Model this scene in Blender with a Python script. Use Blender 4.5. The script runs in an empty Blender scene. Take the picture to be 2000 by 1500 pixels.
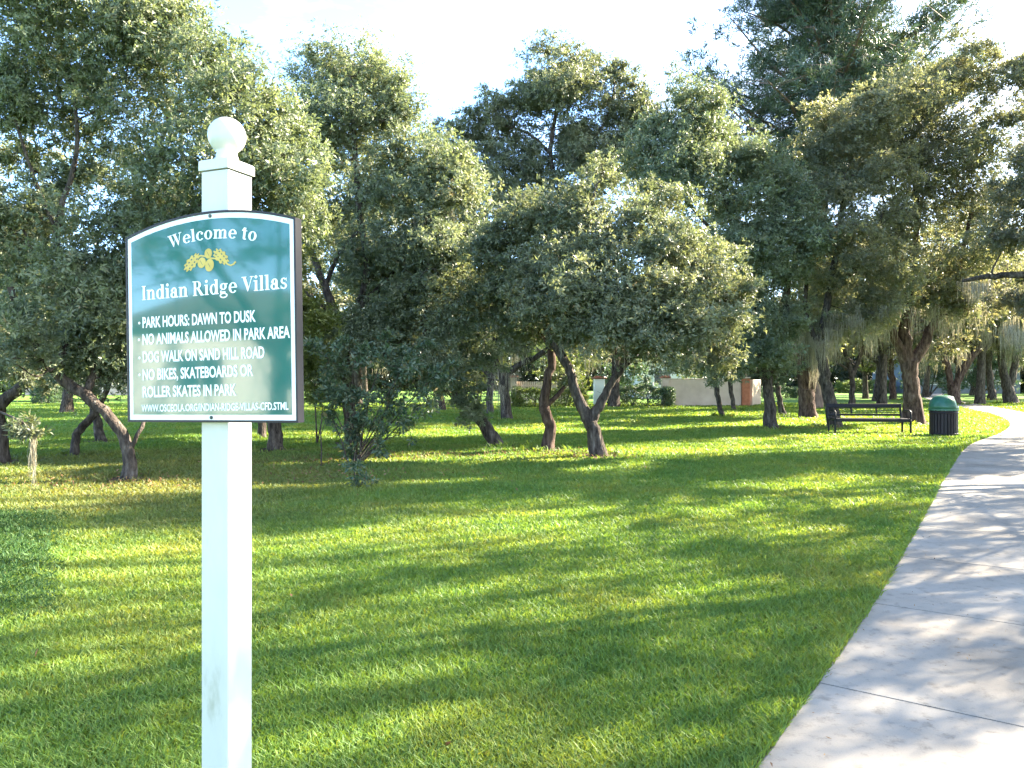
import bpy, math, random
import numpy as np
from mathutils import Vector, Matrix

sc = bpy.context.scene
COL = sc.collection
F, CX, HY, EYE = 1480.0, 1000.0, 742.0, 1.5      # focal length / principal column / horizon row (2000 px wide frame), eye height

# ------------------------------------------------------------------ camera, world, sun, exposure
cam = bpy.data.objects.new('camera', bpy.data.cameras.new('camera'))
COL.objects.link(cam)
cam.location = (0, 0, EYE)
cam.rotation_euler = (math.radians(90), 0, 0)
cam.data.sensor_width = 36.0
cam.data.lens = 36.0 * F / 2000.0
cam.data.shift_y = -0.004
cam.data.clip_start = 0.05
cam.data.clip_end = 2000
sc.camera = cam

SUN_AZ, SUN_EL = math.radians(63), math.radians(33)      # azimuth clockwise from +Y
SUN = Vector((math.sin(SUN_AZ) * math.cos(SUN_EL), math.cos(SUN_AZ) * math.cos(SUN_EL), math.sin(SUN_EL)))
w = bpy.data.worlds.new('World'); sc.world = w; w.use_nodes = True
nt = w.node_tree; nt.nodes.clear()
sky = nt.nodes.new('ShaderNodeTexSky'); sky.sky_type = 'NISHITA'; sky.sun_disc = False
sky.sun_elevation = SUN_EL; sky.sun_rotation = SUN_AZ
sky.altitude = 1500; sky.air_density = 0.8; sky.dust_density = 0.3; sky.ozone_density = 1.5
tc = nt.nodes.new('ShaderNodeTexCoord')
mp = nt.nodes.new('ShaderNodeMapping'); mp.inputs['Scale'].default_value = (1.2, 3.0, 5.0); mp.inputs['Rotation'].default_value = (0.2, 0.5, 0.6)
nz = nt.nodes.new('ShaderNodeTexNoise'); nz.inputs['Scale'].default_value = 1.6; nz.inputs['Detail'].default_value = 7; nz.inputs['Roughness'].default_value = 0.6
cr = nt.nodes.new('ShaderNodeValToRGB'); cr.color_ramp.elements[0].position = 0.54; cr.color_ramp.elements[1].position = 0.98
sep = nt.nodes.new('ShaderNodeSeparateXYZ')
mr = nt.nodes.new('ShaderNodeMapRange'); mr.inputs['From Min'].default_value = 0.08; mr.inputs['From Max'].default_value = 0.60
ad = nt.nodes.new('ShaderNodeMath'); ad.operation = 'ADD'; ad.use_clamp = True
mul = nt.nodes.new('ShaderNodeMath'); mul.operation = 'MULTIPLY'; mul.inputs[1].default_value = 0.75
mix = nt.nodes.new('ShaderNodeMixRGB'); mix.inputs['Color2'].default_value = (3.6, 3.95, 4.4, 1)
bg = nt.nodes.new('ShaderNodeBackground'); bg.inputs['Strength'].default_value = 0.115
out = nt.nodes.new('ShaderNodeOutputWorld')
L = nt.links.new
L(tc.outputs['Generated'], mp.inputs['Vector']); L(mp.outputs['Vector'], nz.inputs['Vector'])
L(nz.outputs['Fac'], cr.inputs['Fac']); L(tc.outputs['Generated'], sep.inputs[0]); L(sep.outputs['X'], mr.inputs['Value'])
L(cr.outputs['Color'], ad.inputs[0]); L(mr.outputs['Result'], mul.inputs[0]); L(mul.outputs[0], ad.inputs[1])
L(ad.outputs[0], mix.inputs['Fac']); hsv = nt.nodes.new('ShaderNodeHueSaturation'); hsv.inputs['Saturation'].default_value = 1.07; L(sky.outputs['Color'], hsv.inputs['Color']); L(hsv.outputs['Color'], mix.inputs['Color1'])
L(mix.outputs['Color'], bg.inputs['Color']); L(bg.outputs['Background'], out.inputs['Surface'])

sl = bpy.data.lights.new('sun', 'SUN'); sl.energy = 5.0; sl.angle = math.radians(0.53); sl.color = (1.0, 0.88, 0.69)
so = bpy.data.objects.new('sun', sl); COL.objects.link(so); so.location = (30, 20, 30)
so.rotation_euler = SUN.to_track_quat('Z', 'Y').to_euler()
vs = sc.view_settings
sc.display_settings.display_device = 'sRGB'
vs.view_transform = 'Standard'; vs.look = 'None'; vs.gamma = 1.0; vs.use_curve_mapping = False
vs.exposure = 3.38
sc.render.engine = 'CYCLES'
sc.cycles.max_bounces = 7; sc.cycles.diffuse_bounces = 4; sc.cycles.glossy_bounces = 3; sc.cycles.transmission_bounces = 5
sc.cycles.sample_clamp_indirect = 6.0
sc.cycles.use_denoising = True; sc.cycles.denoiser = 'OPENIMAGEDENOISE'; sc.cycles.denoising_input_passes = 'RGB_ALBEDO_NORMAL'; sc.cycles.denoising_prefilter = 'NONE'
sc.cycles.caustics_reflective = False; sc.cycles.caustics_refractive = False

# ------------------------------------------------------------------ helpers
def P(x, y, Y):                       # where the sight line through (x, y) is at distance Y
    return Vector(((x - CX) * Y / F, Y, EYE - (y - HY) * Y / F))
def depth(y): return EYE * F / (y - HY)

def mesh_np(name, verts, faces, mat=None, parent=None, rnd=None, smooth=False):
    """verts (n,3) array; faces (m,k) array, all of one size k"""
    verts = np.asarray(verts, dtype=np.float32); faces = np.asarray(faces, dtype=np.int32)
    me = bpy.data.meshes.new(name)
    m, k = faces.shape
    me.vertices.add(len(verts)); me.vertices.foreach_set('co', verts.ravel())
    me.loops.add(m * k); me.loops.foreach_set('vertex_index', faces.ravel())
    me.polygons.add(m)
    me.polygons.foreach_set('loop_start', np.arange(0, m * k, k, dtype=np.int32))
    me.polygons.foreach_set('loop_total', np.full(m, k, dtype=np.int32))
    if smooth: me.polygons.foreach_set('use_smooth', np.ones(m, dtype=bool))
    if rnd is not None:
        a = me.attributes.new('rnd', 'FLOAT', 'FACE'); a.data.foreach_set('value', np.asarray(rnd, dtype=np.float32))
    me.update(calc_edges=True)
    if mat: me.materials.append(mat)
    o = bpy.data.objects.new(name, me); COL.objects.link(o)
    if parent: o.parent = parent
    return o

class MB:
    """collects polygons, then links them as ONE mesh object"""
    def __init__(s): s.v = []; s.f = []; s.sm = []
    def add(s, vs, fs, M=None, smooth=False):
        b = len(s.v)
        for v in vs:
            v = Vector(v)
            s.v.append(tuple(M @ v if M else v))
        for f in fs: s.f.append([b + i for i in f]); s.sm.append(smooth)
    def box(s, c, d, M=None, bev=0.0):
        x, y, z = c; a, b, h = d[0] / 2, d[1] / 2, d[2] / 2
        if bev <= 0:
            vs = [(x + i * a, y + j * b, z + k * h) for k in (-1, 1) for j in (-1, 1) for i in (-1, 1)]
            s.add(vs, [(0, 2, 3, 1), (4, 5, 7, 6), (0, 1, 5, 4), (2, 6, 7, 3), (0, 4, 6, 2), (1, 3, 7, 5)], M)
            return
        e = bev
        ring = lambda A, B: [(-A + e, -B), (A - e, -B), (A, -B + e), (A, B - e), (A - e, B), (-A + e, B), (-A, B - e), (-A, -B + e)]
        vs = []
        for zz, sh in ((-h, e), (-h + e, 0), (h - e, 0), (h, e)):
            vs += [(x + p, y + q, z + zz) for p, q in ring(a - sh, b - sh)]
        fs = [tuple(range(7, -1, -1)), tuple(range(24, 32))]
        for k in range(3):
            for i in range(8): fs.append((k * 8 + i, k * 8 + (i + 1) % 8, k * 8 + 8 + (i + 1) % 8, k * 8 + 8 + i))
        s.add(vs, fs, M)
    def tube(s, pts, rad, n=8, M=None):
        pts = [Vector(p) for p in pts]
        if not hasattr(rad, '__len__'): rad = [rad] * len(pts)
        vs = []; fs = []
        ref = Vector((0.31, 0.2, 0.93))
        for i, p in enumerate(pts):
            t = (pts[min(i + 1, len(pts) - 1)] - pts[max(i - 1, 0)]).normalized()
            if abs(t.dot(ref)) > 0.95: ref = Vector((1, 0.1, 0.05))
            u = t.cross(ref).normalized(); v = t.cross(u).normalized()
            for k in range(n):
                a = 2 * math.pi * k / n
                vs.append(p + (u * math.cos(a) + v * math.sin(a)) * rad[i])
        for i in range(len(pts) - 1):
            for k in range(n): fs.append((i * n + k, i * n + (k + 1) % n, (i + 1) * n + (k + 1) % n, (i + 1) * n + k))
        s.add(vs, fs, M, True)
        s.add(vs[:n], [tuple(range(n))], M); s.add(vs[-n:], [tuple(range(n))[::-1]], M)
    def lathe(s, prof, n=32, M=None, smooth=True):
        vs = []; fs = []
        for r, z in prof:
            for k in range(n):
                a = 2 * math.pi * k / n; vs.append((r * math.cos(a), r * math.sin(a), z))
        for i in range(len(prof) - 1):
            for k in range(n): fs.append((i * n + k, i * n + (k + 1) % n, (i + 1) * n + (k + 1) % n, (i + 1) * n + k))
        s.add(vs, fs, M, smooth)
        if prof[0][0] > 1e-4: s.add(vs[:n], [tuple(range(n))[::-1]], M)
        if prof[-1][0] > 1e-4: s.add(vs[-n:], [tuple(range(n))], M)
    def build(s, name, mat, parent=None):
        me = bpy.data.meshes.new(name); me.from_pydata(s.v, [], s.f)
        me.polygons.foreach_set('use_smooth', s.sm)
        me.update()
        if mat: me.materials.append(mat)
        o = bpy.data.objects.new(name, me); COL.objects.link(o)
        if parent: o.parent = parent
        return o

def tag(o, label=None, cat=None, group=None, kind=None):
    if label: o['label'] = label
    if cat: o['category'] = cat
    if group: o['group'] = group
    if kind: o['kind'] = kind
    return o
def empty(name, loc, label, cat, group=None, rz=0):
    o = bpy.data.objects.new(name, None); COL.objects.link(o)
    o.location = loc; o.rotation_euler = (0, 0, rz); o.empty_display_size = 0.3
    return tag(o, label, cat, group)

# ------------------------------------------------------------------ materials
def nodes(name):
    m = bpy.data.materials.new(name); m.use_nodes = True
    t = m.node_tree; b = t.nodes['Principled BSDF']
    return m, t, b, t.nodes['Material Output']
def N(t, typ, **kw):
    n = t.nodes.new('ShaderNode' + typ)
    for k, v in kw.items():
        if k in n.inputs: n.inputs[k].default_value = v
        else: setattr(n, k, v)
    return n
def ramp(t, stops):
    n = t.nodes.new('ShaderNodeValToRGB'); e = n.color_ramp.elements
    while len(e) < len(stops): e.new(0.5)
    for el, (p, c) in zip(e, stops): el.position = p; el.color = (*c, 1)
    return n
def noisy(name, stops, scale=5, detail=6, rough=0.7, bump=0.0, bscale=None, metallic=0.0, spec=0.5, coat=0.0, stretch=None, dist=0.02):
    m, t, b, o = nodes(name)
    c = N(t, 'TexCoord'); mpn = N(t, 'Mapping')
    if stretch: mpn.inputs['Scale'].default_value = stretch
    n = N(t, 'TexNoise', Scale=scale, Detail=detail, Roughness=0.62)
    r = ramp(t, stops)
    t.links.new(c.outputs['Object'], mpn.inputs[0]); t.links.new(mpn.outputs[0], n.inputs['Vector'])
    t.links.new(n.outputs['Fac'], r.inputs[0]); t.links.new(r.outputs[0], b.inputs['Base Color'])
    b.inputs['Roughness'].default_value = rough; b.inputs['Metallic'].default_value = metallic
    b.inputs['Specular IOR Level'].default_value = spec; b.inputs['Coat Weight'].default_value = coat
    if bump:
        n2 = N(t, 'TexNoise', Scale=bscale or scale * 4, Detail=6)
        bm = N(t, 'Bump', Strength=bump, Distance=dist)
        t.links.new(mpn.outputs[0], n2.inputs['Vector']); t.links.new(n2.outputs['Fac'], bm.inputs['Height']); t.links.new(bm.outputs[0], b.inputs['Normal'])
    return m

def leaf_mat(name, stops, trans=0.35, tcol=(1.4, 1.4, 0.75), rough=0.42, spec=0.5):
    m, t, b, o = nodes(name)
    at = N(t, 'Attribute', attribute_name='rnd'); r = ramp(t, stops)
    t.links.new(at.outputs['Fac'], r.inputs[0])
    oi = N(t, 'ObjectInfo'); hs = N(t, 'HueSaturation'); m1 = N(t, 'MapRange'); m1.inputs['To Min'].default_value = .485; m1.inputs['To Max'].default_value = .525
    m2 = N(t, 'MapRange'); m2.inputs['To Min'].default_value = .86; m2.inputs['To Max'].default_value = 1.12; mm = N(t, 'Math', operation='MULTIPLY'); mm.inputs[1].default_value = 7.31; mf = N(t, 'Math', operation='FRACT')
    t.links.new(oi.outputs['Random'], m1.inputs[0]); t.links.new(oi.outputs['Random'], mm.inputs[0]); t.links.new(mm.outputs[0], mf.inputs[0]); t.links.new(mf.outputs[0], m2.inputs[0])
    t.links.new(m1.outputs[0], hs.inputs['Hue']); t.links.new(m2.outputs[0], hs.inputs['Value']); t.links.new(r.outputs[0], hs.inputs['Color'])
    r = hs
    t.links.new(r.outputs[0], b.inputs['Base Color'])
    b.inputs['Roughness'].default_value = rough; b.inputs['Specular IOR Level'].default_value = spec
    tr = N(t, 'BsdfTranslucent'); mc = N(t, 'MixRGB', blend_type='MULTIPLY'); mc.inputs[0].default_value = 1; mc.inputs[2].default_value = (*tcol, 1)
    t.links.new(r.outputs[0], mc.inputs[1]); t.links.new(mc.outputs[0], tr.inputs['Color'])
    mx = N(t, 'MixShader'); mx.inputs[0].default_value = trans
    t.links.new(b.outputs[0], mx.inputs[1]); t.links.new(tr.outputs[0], mx.inputs[2]); t.links.new(mx.outputs[0], o.inputs['Surface'])
    return m

M_OAK = leaf_mat('oak_leaf', [(0, (.074, .104, .066)), (.35, (.132, .160, .100)), (.75, (.205, .224, .140)), (.93, (.285, .282, .185)), (1, (.26, .19, .12))], 0.36, rough=.48, spec=.45)
M_OAKW = leaf_mat('oak_leaf_warm', [(0, (.080, .096, .066)), (.4, (.140, .148, .100)), (.8, (.222, .206, .128)), (.93, (.30, .252, .16)), (1, (.29, .20, .13))], 0.46, rough=.48, spec=.45)
M_LAUREL = leaf_mat('laurel_leaf', [(0, (.045, .092, .052)), (.5, (.080, .130, .074)), (.9, (.125, .17, .10)), (1, (.17, .15, .06))], 0.28)
M_FAR = leaf_mat('far_foliage', [(0, (.030, .045, .026)), (.6, (.055, .070, .038)), (1, (.085, .095, .05))], 0.2, rough=.7, spec=.2)
M_PINE = leaf_mat('pine_needle', [(0, (.035, .062, .035)), (.6, (.055, .090, .050)), (1, (.09, .115, .06))], 0.2)
M_BRIGHT = leaf_mat('sunlit_tone_leaf', [(0, (.075, .105, .030)), (.5, (.13, .17, .045)), (1, (.22, .23, .08))], 0.4)  # sunlit look of foliage put into the colour as a lighter yellow green
M_GRASS = None
M_COVER = leaf_mat('low_cover_leaf', [(0, (.035, .085, .030)), (.6, (.055, .115, .036)), (1, (.10, .16, .05))], 0.3, rough=.6, spec=.2)  # dark green matched to shaded turf, so some shade sits in the colour
M_MOSS = leaf_mat('spanish_moss', [(0, (.20, .18, .135)), (.5, (.30, .27, .205)), (1, (.40, .36, .28))], 0.35, (1.0, 1.0, .85), 0.9, 0.1)
M_DEADLEAF = leaf_mat('dead_leaf', [(0, (.13, .065, .035)), (.5, (.22, .12, .06)), (1, (.34, .21, .11))], 0.15, (1, 1, 1), .8, .2)
M_BARK = noisy('oak_bark', [(.34, (.018, .014, .012)), (.50, (.065, .052, .043)), (.60, (.10, .082, .068)), (.74, (.19, .17, .145))], 14, 9, 0.95, 1.0, 24, stretch=(1, 1, .30), dist=.05, spec=.15)
M_BARKR = noisy('reddish_bark', [(.34, (.022, .013, .011)), (.50, (.072, .046, .036)), (.60, (.11, .075, .06)), (.74, (.18, .14, .115))], 12, 9, 0.95, 1.0, 22, stretch=(1, 1, .28), dist=.05, spec=.15)
M_PINEBARK = noisy('pine_bark', [(.3, (.06, .04, .03)), (.6, (.16, .11, .08)), (.8, (.24, .18, .14))], 6, 6, .9, .8, 20, stretch=(1, 1, .4))
M_WHITE = noisy('white_vinyl', [(.28, (.34, .34, .28)), (.38, (.50, .50, .465)), (.6, (.56, .555, .53)), (.72, (.42, .42, .35))], 6.5, 12, .38, .05, 40, stretch=(1, 1, .35), dist=.002)
M_BLACKFRAME = noisy('black_plastic_frame', [(.3, (.009, .009, .013)), (.7, (.018, .017, .025))], 12, 4, .4, spec=.3)
M_PANEL = noisy('white_sign_border', [(.3, (.78, .80, .82)), (.7, (.82, .84, .85))], 10, 4, .2, coat=.3)
M_GREEN = noisy('green_sign_face', [(.3, (.003, .112, .095)), (.7, (.004, .130, .110))], 4, 4, .06, spec=.5, coat=.35)
_g = M_GREEN.node_tree.nodes['Principled BSDF']; _g.inputs['Coat IOR'].default_value = 1.5; _g.inputs['Coat Roughness'].default_value = .03
M_LETTER = noisy('white_lettering', [(.3, (.80, .82, .82)), (.7, (.86, .87, .87))], 20, 3, .3)
M_GOLD = noisy('yellow_emblem_paint', [(.3, (.46, .31, .04)), (.7, (.56, .41, .07))], 30, 3, .35)
M_DKGREEN = noisy('emblem_vein_green', [(.3, (.01, .07, .05)), (.7, (.02, .09, .06))], 30, 3, .4)
M_SCREW = noisy('dull_screw', [(.3, (.05, .06, .05)), (.7, (.12, .13, .11))], 40, 3, .5, metallic=.6)
M_BLACKMETAL = noisy('black_painted_metal', [(.3, (.004, .004, .006)), (.7, (.011, .010, .015))], 9, 5, .5, .1, spec=.25)
M_BIN = noisy('dark_plastic_slats', [(.3, (.008, .005, .007)), (.7, (.019, .011, .014))], 7, 5, .5, .1, spec=.3)
M_BINLID = noisy('green_plastic_dome', [(.3, (.015, .085, .050)), (.7, (.025, .12, .072))], 6, 5, .38, .05)
M_STUCCO = noisy('pale_stucco', [(.3, (.54, .41, .31)), (.55, (.64, .50, .39)), (.75, (.69, .56, .45))], 1.3, 8, .9, .3, 60)
M_TERRA = noisy('terracotta_cap', [(.3, (.19, .07, .045)), (.7, (.30, .12, .075))], 8, 5, .85)
M_RUST = noisy('orange_painted_column', [(.3, (.34, .10, .045)), (.7, (.52, .20, .10))], 5, 5, .8)
M_HOUSE = noisy('white_house_wall', [(.3, (.70, .69, .66)), (.7, (.80, .79, .76))], 1.5, 6, .85)
M_HOUSEB = noisy('blue_grey_house_wall', [(.3, (.12, .145, .16)), (.7, (.17, .195, .21))], 1.5, 6, .85)
M_ROOF = noisy('shingle_roof', [(.3, (.10, .085, .08)), (.7, (.19, .165, .15))], 6, 6, .9, .3)
M_GLASS = noisy('dark_window_glass', [(.3, (.02, .03, .04)), (.7, (.05, .065, .08))], 3, 3, .08, spec=.8)
M_SOIL = noisy('soil_joint', [(.3, (.05, .042, .032)), (.7, (.10, .085, .065))], 12, 6, .95)
M_MULCH = noisy('earth_mulch', [(.3, (.040, .028, .020)), (.5, (.085, .058, .040)), (.7, (.15, .10, .065))], 16, 9, .95, .9, 60, dist=.03, spec=.1)
M_ASPHALT = noisy('asphalt', [(.3, (.16, .155, .15)), (.7, (.24, .235, .225))], 8, 6, .9, .2, 120)

def concrete():
    m, t, b, o = nodes('pale_concrete')
    c = N(t, 'TexCoord')
    n1 = N(t, 'TexNoise', Scale=.9, Detail=8, Roughness=.62); n2 = N(t, 'TexNoise', Scale=14, Detail=8, Roughness=.7); n3 = N(t, 'TexNoise', Scale=160, Detail=3)
    r1 = ramp(t, [(.3, (.18, .156, .122)), (.48, (.255, .226, .182)), (.72, (.31, .28, .232))])
    r2 = ramp(t, [(.32, (.45, .43, .40)), (.47, (1, 1, 1)), (1, (1, 1, 1))]); r3 = ramp(t, [(.25, (.78, .78, .78)), (.5, (1, 1, 1))])
    mA = N(t, 'MixRGB', blend_type='MULTIPLY'); mA.inputs[0].default_value = .6
    mB = N(t, 'MixRGB', blend_type='MULTIPLY'); mB.inputs[0].default_value = .7
    for n in (n1, n2, n3): t.links.new(c.outputs['Object'], n.inputs['Vector'])
    t.links.new(n1.outputs['Fac'], r1.inputs[0]); t.links.new(n2.outputs['Fac'], r2.inputs[0]); t.links.new(n3.outputs['Fac'], r3.inputs[0])
    t.links.new(r1.outputs[0], mA.inputs[1]); t.links.new(r2.outputs[0], mA.inputs[2]); t.links.new(mA.outputs[0], mB.inputs[1]); t.links.new(r3.outputs[0], mB.inputs[2])
    t.links.new(mB.outputs[0], b.inputs['Base Color']); b.inputs['Roughness'].default_value = .88; b.inputs['Specular IOR Level'].default_value = .25
    bm = N(t, 'Bump', Strength=.35, Distance=.004); t.links.new(n2.outputs['Fac'], bm.inputs['Height']); t.links.new(bm.outputs[0], b.inputs['Normal'])
    return m
M_CONC = concrete()

def lawn_colour(t, rnd_socket=None):
    """world-space mix of green turf, dry yellow turf and brown thin patches"""
    g = N(t, 'NewGeometry')
    n1 = N(t, 'TexNoise', Scale=.55, Detail=5, Roughness=.6); n2 = N(t, 'TexNoise', Scale=.23, Detail=5, Roughness=.65); n3 = N(t, 'TexNoise', Scale=7, Detail=4)
    for n in (n1, n2, n3): t.links.new(g.outputs['Position'], n.inputs['Vector'])
    r1 = ramp(t, [(.3, (.080, .180, .036)), (.5, (.115, .210, .042)), (.7, (.180, .240, .050))])
    t.links.new(n1.outputs['Fac'], r1.inputs[0])
    # thin brownish turf under the trees on the left
    sp = N(t, 'SeparateXYZ'); t.links.new(g.outputs['Position'], sp.inputs[0])
    mx_ = N(t, 'MapRange'); mx_.inputs['From Min'].default_value = 1.5; mx_.inputs['From Max'].default_value = -3.0; t.links.new(sp.outputs['X'], mx_.inputs['Value'])
    my_ = N(t, 'MapRange'); my_.inputs['From Min'].default_value = 4.0; my_.inputs['From Max'].default_value = 8.5; t.links.new(sp.outputs['Y'], my_.inputs['Value'])
    my2 = N(t, 'MapRange'); my2.inputs['From Min'].default_value = 19.0; my2.inputs['From Max'].default_value = 14.0; t.links.new(sp.outputs['Y'], my2.inputs['Value'])
    a = N(t, 'Math', operation='MULTIPLY'); b = N(t, 'Math', operation='MULTIPLY')
    t.links.new(mx_.outputs[0], a.inputs[0]); t.links.new(my_.outputs[0], a.inputs[1]); t.links.new(a.outputs[0], b.inputs[0]); t.links.new(my2.outputs[0], b.inputs[1])
    s_ = N(t, 'Math', operation='MULTIPLY_ADD'); s_.inputs[1].default_value = .42; t.links.new(b.outputs[0], s_.inputs[0]); t.links.new(n2.outputs['Fac'], s_.inputs[2])
    rb = ramp(t, [(.66, (0, 0, 0)), (1.0, (.62, .62, .62))]); t.links.new(s_.outputs[0], rb.inputs[0])
    mixb = N(t, 'MixRGB'); mixb.inputs['Color2'].default_value = (.135, .130, .052, 1)
    t.links.new(rb.outputs[0], mixb.inputs[0]); t.links.new(r1.outputs[0], mixb.inputs[1])
    mv = N(t, 'MixRGB', blend_type='MULTIPLY'); mv.inputs[0].default_value = .8
    if rnd_socket is not None:
        rr = ramp(t, [(0, (1.25, .78, .9)), (.05, (1.1, .75, .8)), (.07, (.62, .66, .6)), (.6, (1, 1, 1)), (.82, (1.2, 1.1, 1.1)), (1, (1.65, 1.35, 1.6))]); t.links.new(rnd_socket, rr.inputs[0])
    else:
        rr = ramp(t, [(.3, (.6, .62, .6)), (.7, (1.15, 1.1, 1.0))]); t.links.new(n3.outputs['Fac'], rr.inputs[0])
    t.links.new(mixb.outputs[0], mv.inputs[1]); t.links.new(rr.outputs[0], mv.inputs[2])
    return mv.outputs[0]
def grass_mats():
    m, t, b, o = nodes('turf_blade')
    at = N(t, 'Attribute', attribute_name='rnd')
    c = lawn_colour(t, at.outputs['Fac'])
    t.links.new(c, b.inputs['Base Color']); b.inputs['Roughness'].default_value = .55; b.inputs['Specular IOR Level'].default_value = .35
    tr = N(t, 'BsdfTranslucent'); mc = N(t, 'MixRGB', blend_type='MULTIPLY'); mc.inputs[0].default_value = 1; mc.inputs[2].default_value = (1.95, 1.55, .65, 1)
    t.links.new(c, mc.inputs[1]); t.links.new(mc.outputs[0], tr.inputs[0])
    mx = N(t, 'MixShader'); mx.inputs[0].default_value = .42
    t.links.new(b.outputs[0], mx.inputs[1]); t.links.new(tr.outputs[0], mx.inputs[2]); t.links.new(mx.outputs[0], o.inputs['Surface'])
    m2, t, b, o = nodes('turf_ground')
    c = lawn_colour(t)
    t.links.new(c, b.inputs['Base Color']); b.inputs['Roughness'].default_value = .95; b.inputs['Specular IOR Level'].default_value = .1
    n = N(t, 'TexNoise', Scale=25, Detail=6); bm = N(t, 'Bump', Strength=.8, Distance=.05)
    g = N(t, 'NewGeometry'); t.links.new(g.outputs['Position'], n.inputs['Vector']); t.links.new(n.outputs['Fac'], bm.inputs['Height']); t.links.new(bm.outputs[0], b.inputs['Normal'])
    return m, m2
M_GRASS, M_TURF = grass_mats()

# ------------------------------------------------------------------ setting: ground, path
g = MB()
g.add([(-400, -300, 0), (400, -300, 0), (400, 600, 0), (-400, 600, 0)], [(0, 1, 2, 3)])
tag(g.build('ground', M_TURF), kind='structure')

PATH_L = [(-2.2, -2.0), (-.75, .5), (.95, 2.93), (2.42, 5.07), (4.32, 8.0), (6.1, 10.78), (7.43, 12.83), (9.43, 15.86), (10.9, 17.9), (13.57, 21.1), (16.0, 24.4), (18.1, 27.75), (20.6, 32.6), (23.7, 39.6), (30, 54), (38, 70), (52, 95)]
PATH_W = 1.75
def catmull(pts, n):
    pts = [np.array(p, float) for p in pts]
    pts = [2 * pts[0] - pts[1]] + pts + [2 * pts[-1] - pts[-2]]
    res = []
    for i in range(1, len(pts) - 2):
        p0, p1, p2, p3 = pts[i - 1:i + 3]
        for k in range(n):
            t = k / n
            res.append(.5 * (2 * p1 + (p2 - p0) * t + (2 * p0 - 5 * p1 + 4 * p2 - p3) * t * t + (3 * p1 - p0 - 3 * p2 + p3) * t ** 3))
    res.append(pts[-2]); return np.array(res)
PL = catmull(PATH_L, 40)
seg = np.r_[0, np.cumsum(np.linalg.norm(np.diff(PL, axis=0), axis=1))]
def path_at(s):
    p = np.array([np.interp(s, seg, PL[:, 0]), np.interp(s, seg, PL[:, 1])])
    q = np.array([np.interp(s + .3, seg, PL[:, 0]), np.interp(s + .3, seg, PL[:, 1])])
    q0 = np.array([np.interp(s - .3, seg, PL[:, 0]), np.interp(s - .3, seg, PL[:, 1])])
    d = (q - q0); d /= np.linalg.norm(d)
    return p, d, np.array([d[1], -d[0]])
pm = MB(); sm_ = MB()
SLAB = 1.6
s = .42
while s < seg[-1] - 2:
    e = s + SLAB - .013
    vs = []
    K = 6
    for i in range(K + 1):
        p, d, r = path_at(s + (e - s) * i / K)
        jit = .004 * math.sin(i * 2.3 + s * 5)
        a = p + r * jit; c = p + r * (PATH_W + jit)
        a2 = a + r * .012; c2 = c - r * .012
        vs += [(*a, -.04), (*a, .010), (*a2, .018), (*c2, .018), (*c, .010), (*c, -.04)]
    fs = []
    for i in range(K):
        for k in range(5): fs.append((i * 6 + k, i * 6 + k + 6, i * 6 + k + 7, i * 6 + k + 1))
    fs += [(0, 1, 2, 3, 4, 5), tuple(K * 6 + k for k in (5, 4, 3, 2, 1, 0))]
    pm.add(vs, fs)
    s += SLAB
tag(pm.build('path', M_CONC), kind='structure')
vs = []; fs = []
for i in range(260):
    p, d, r = path_at(.1 + i * (seg[-1] - 1) / 260)
    a = p - r * .035; c = p + r * (PATH_W + .035); vs += [(*a, .004), (*c, .004)]
    if i: fs.append((2 * i - 2, 2 * i - 1, 2 * i + 1, 2 * i))
sm_.add(vs, fs); tag(sm_.build('path_bed', M_SOIL), kind='structure')

def path_side(x, y):                 # signed distance to the path's left edge (negative = lawn on the left)
    i = np.clip(np.searchsorted(PL[:, 1], y), 1, len(PL) - 1)
    a, b = PL[i - 1], PL[i]
    d = b - a; ln = np.hypot(d[:, 0], d[:, 1])
    return (d[:, 1] * (x - a[:, 0]) - d[:, 0] * (y - a[:, 1])) / ln

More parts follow.
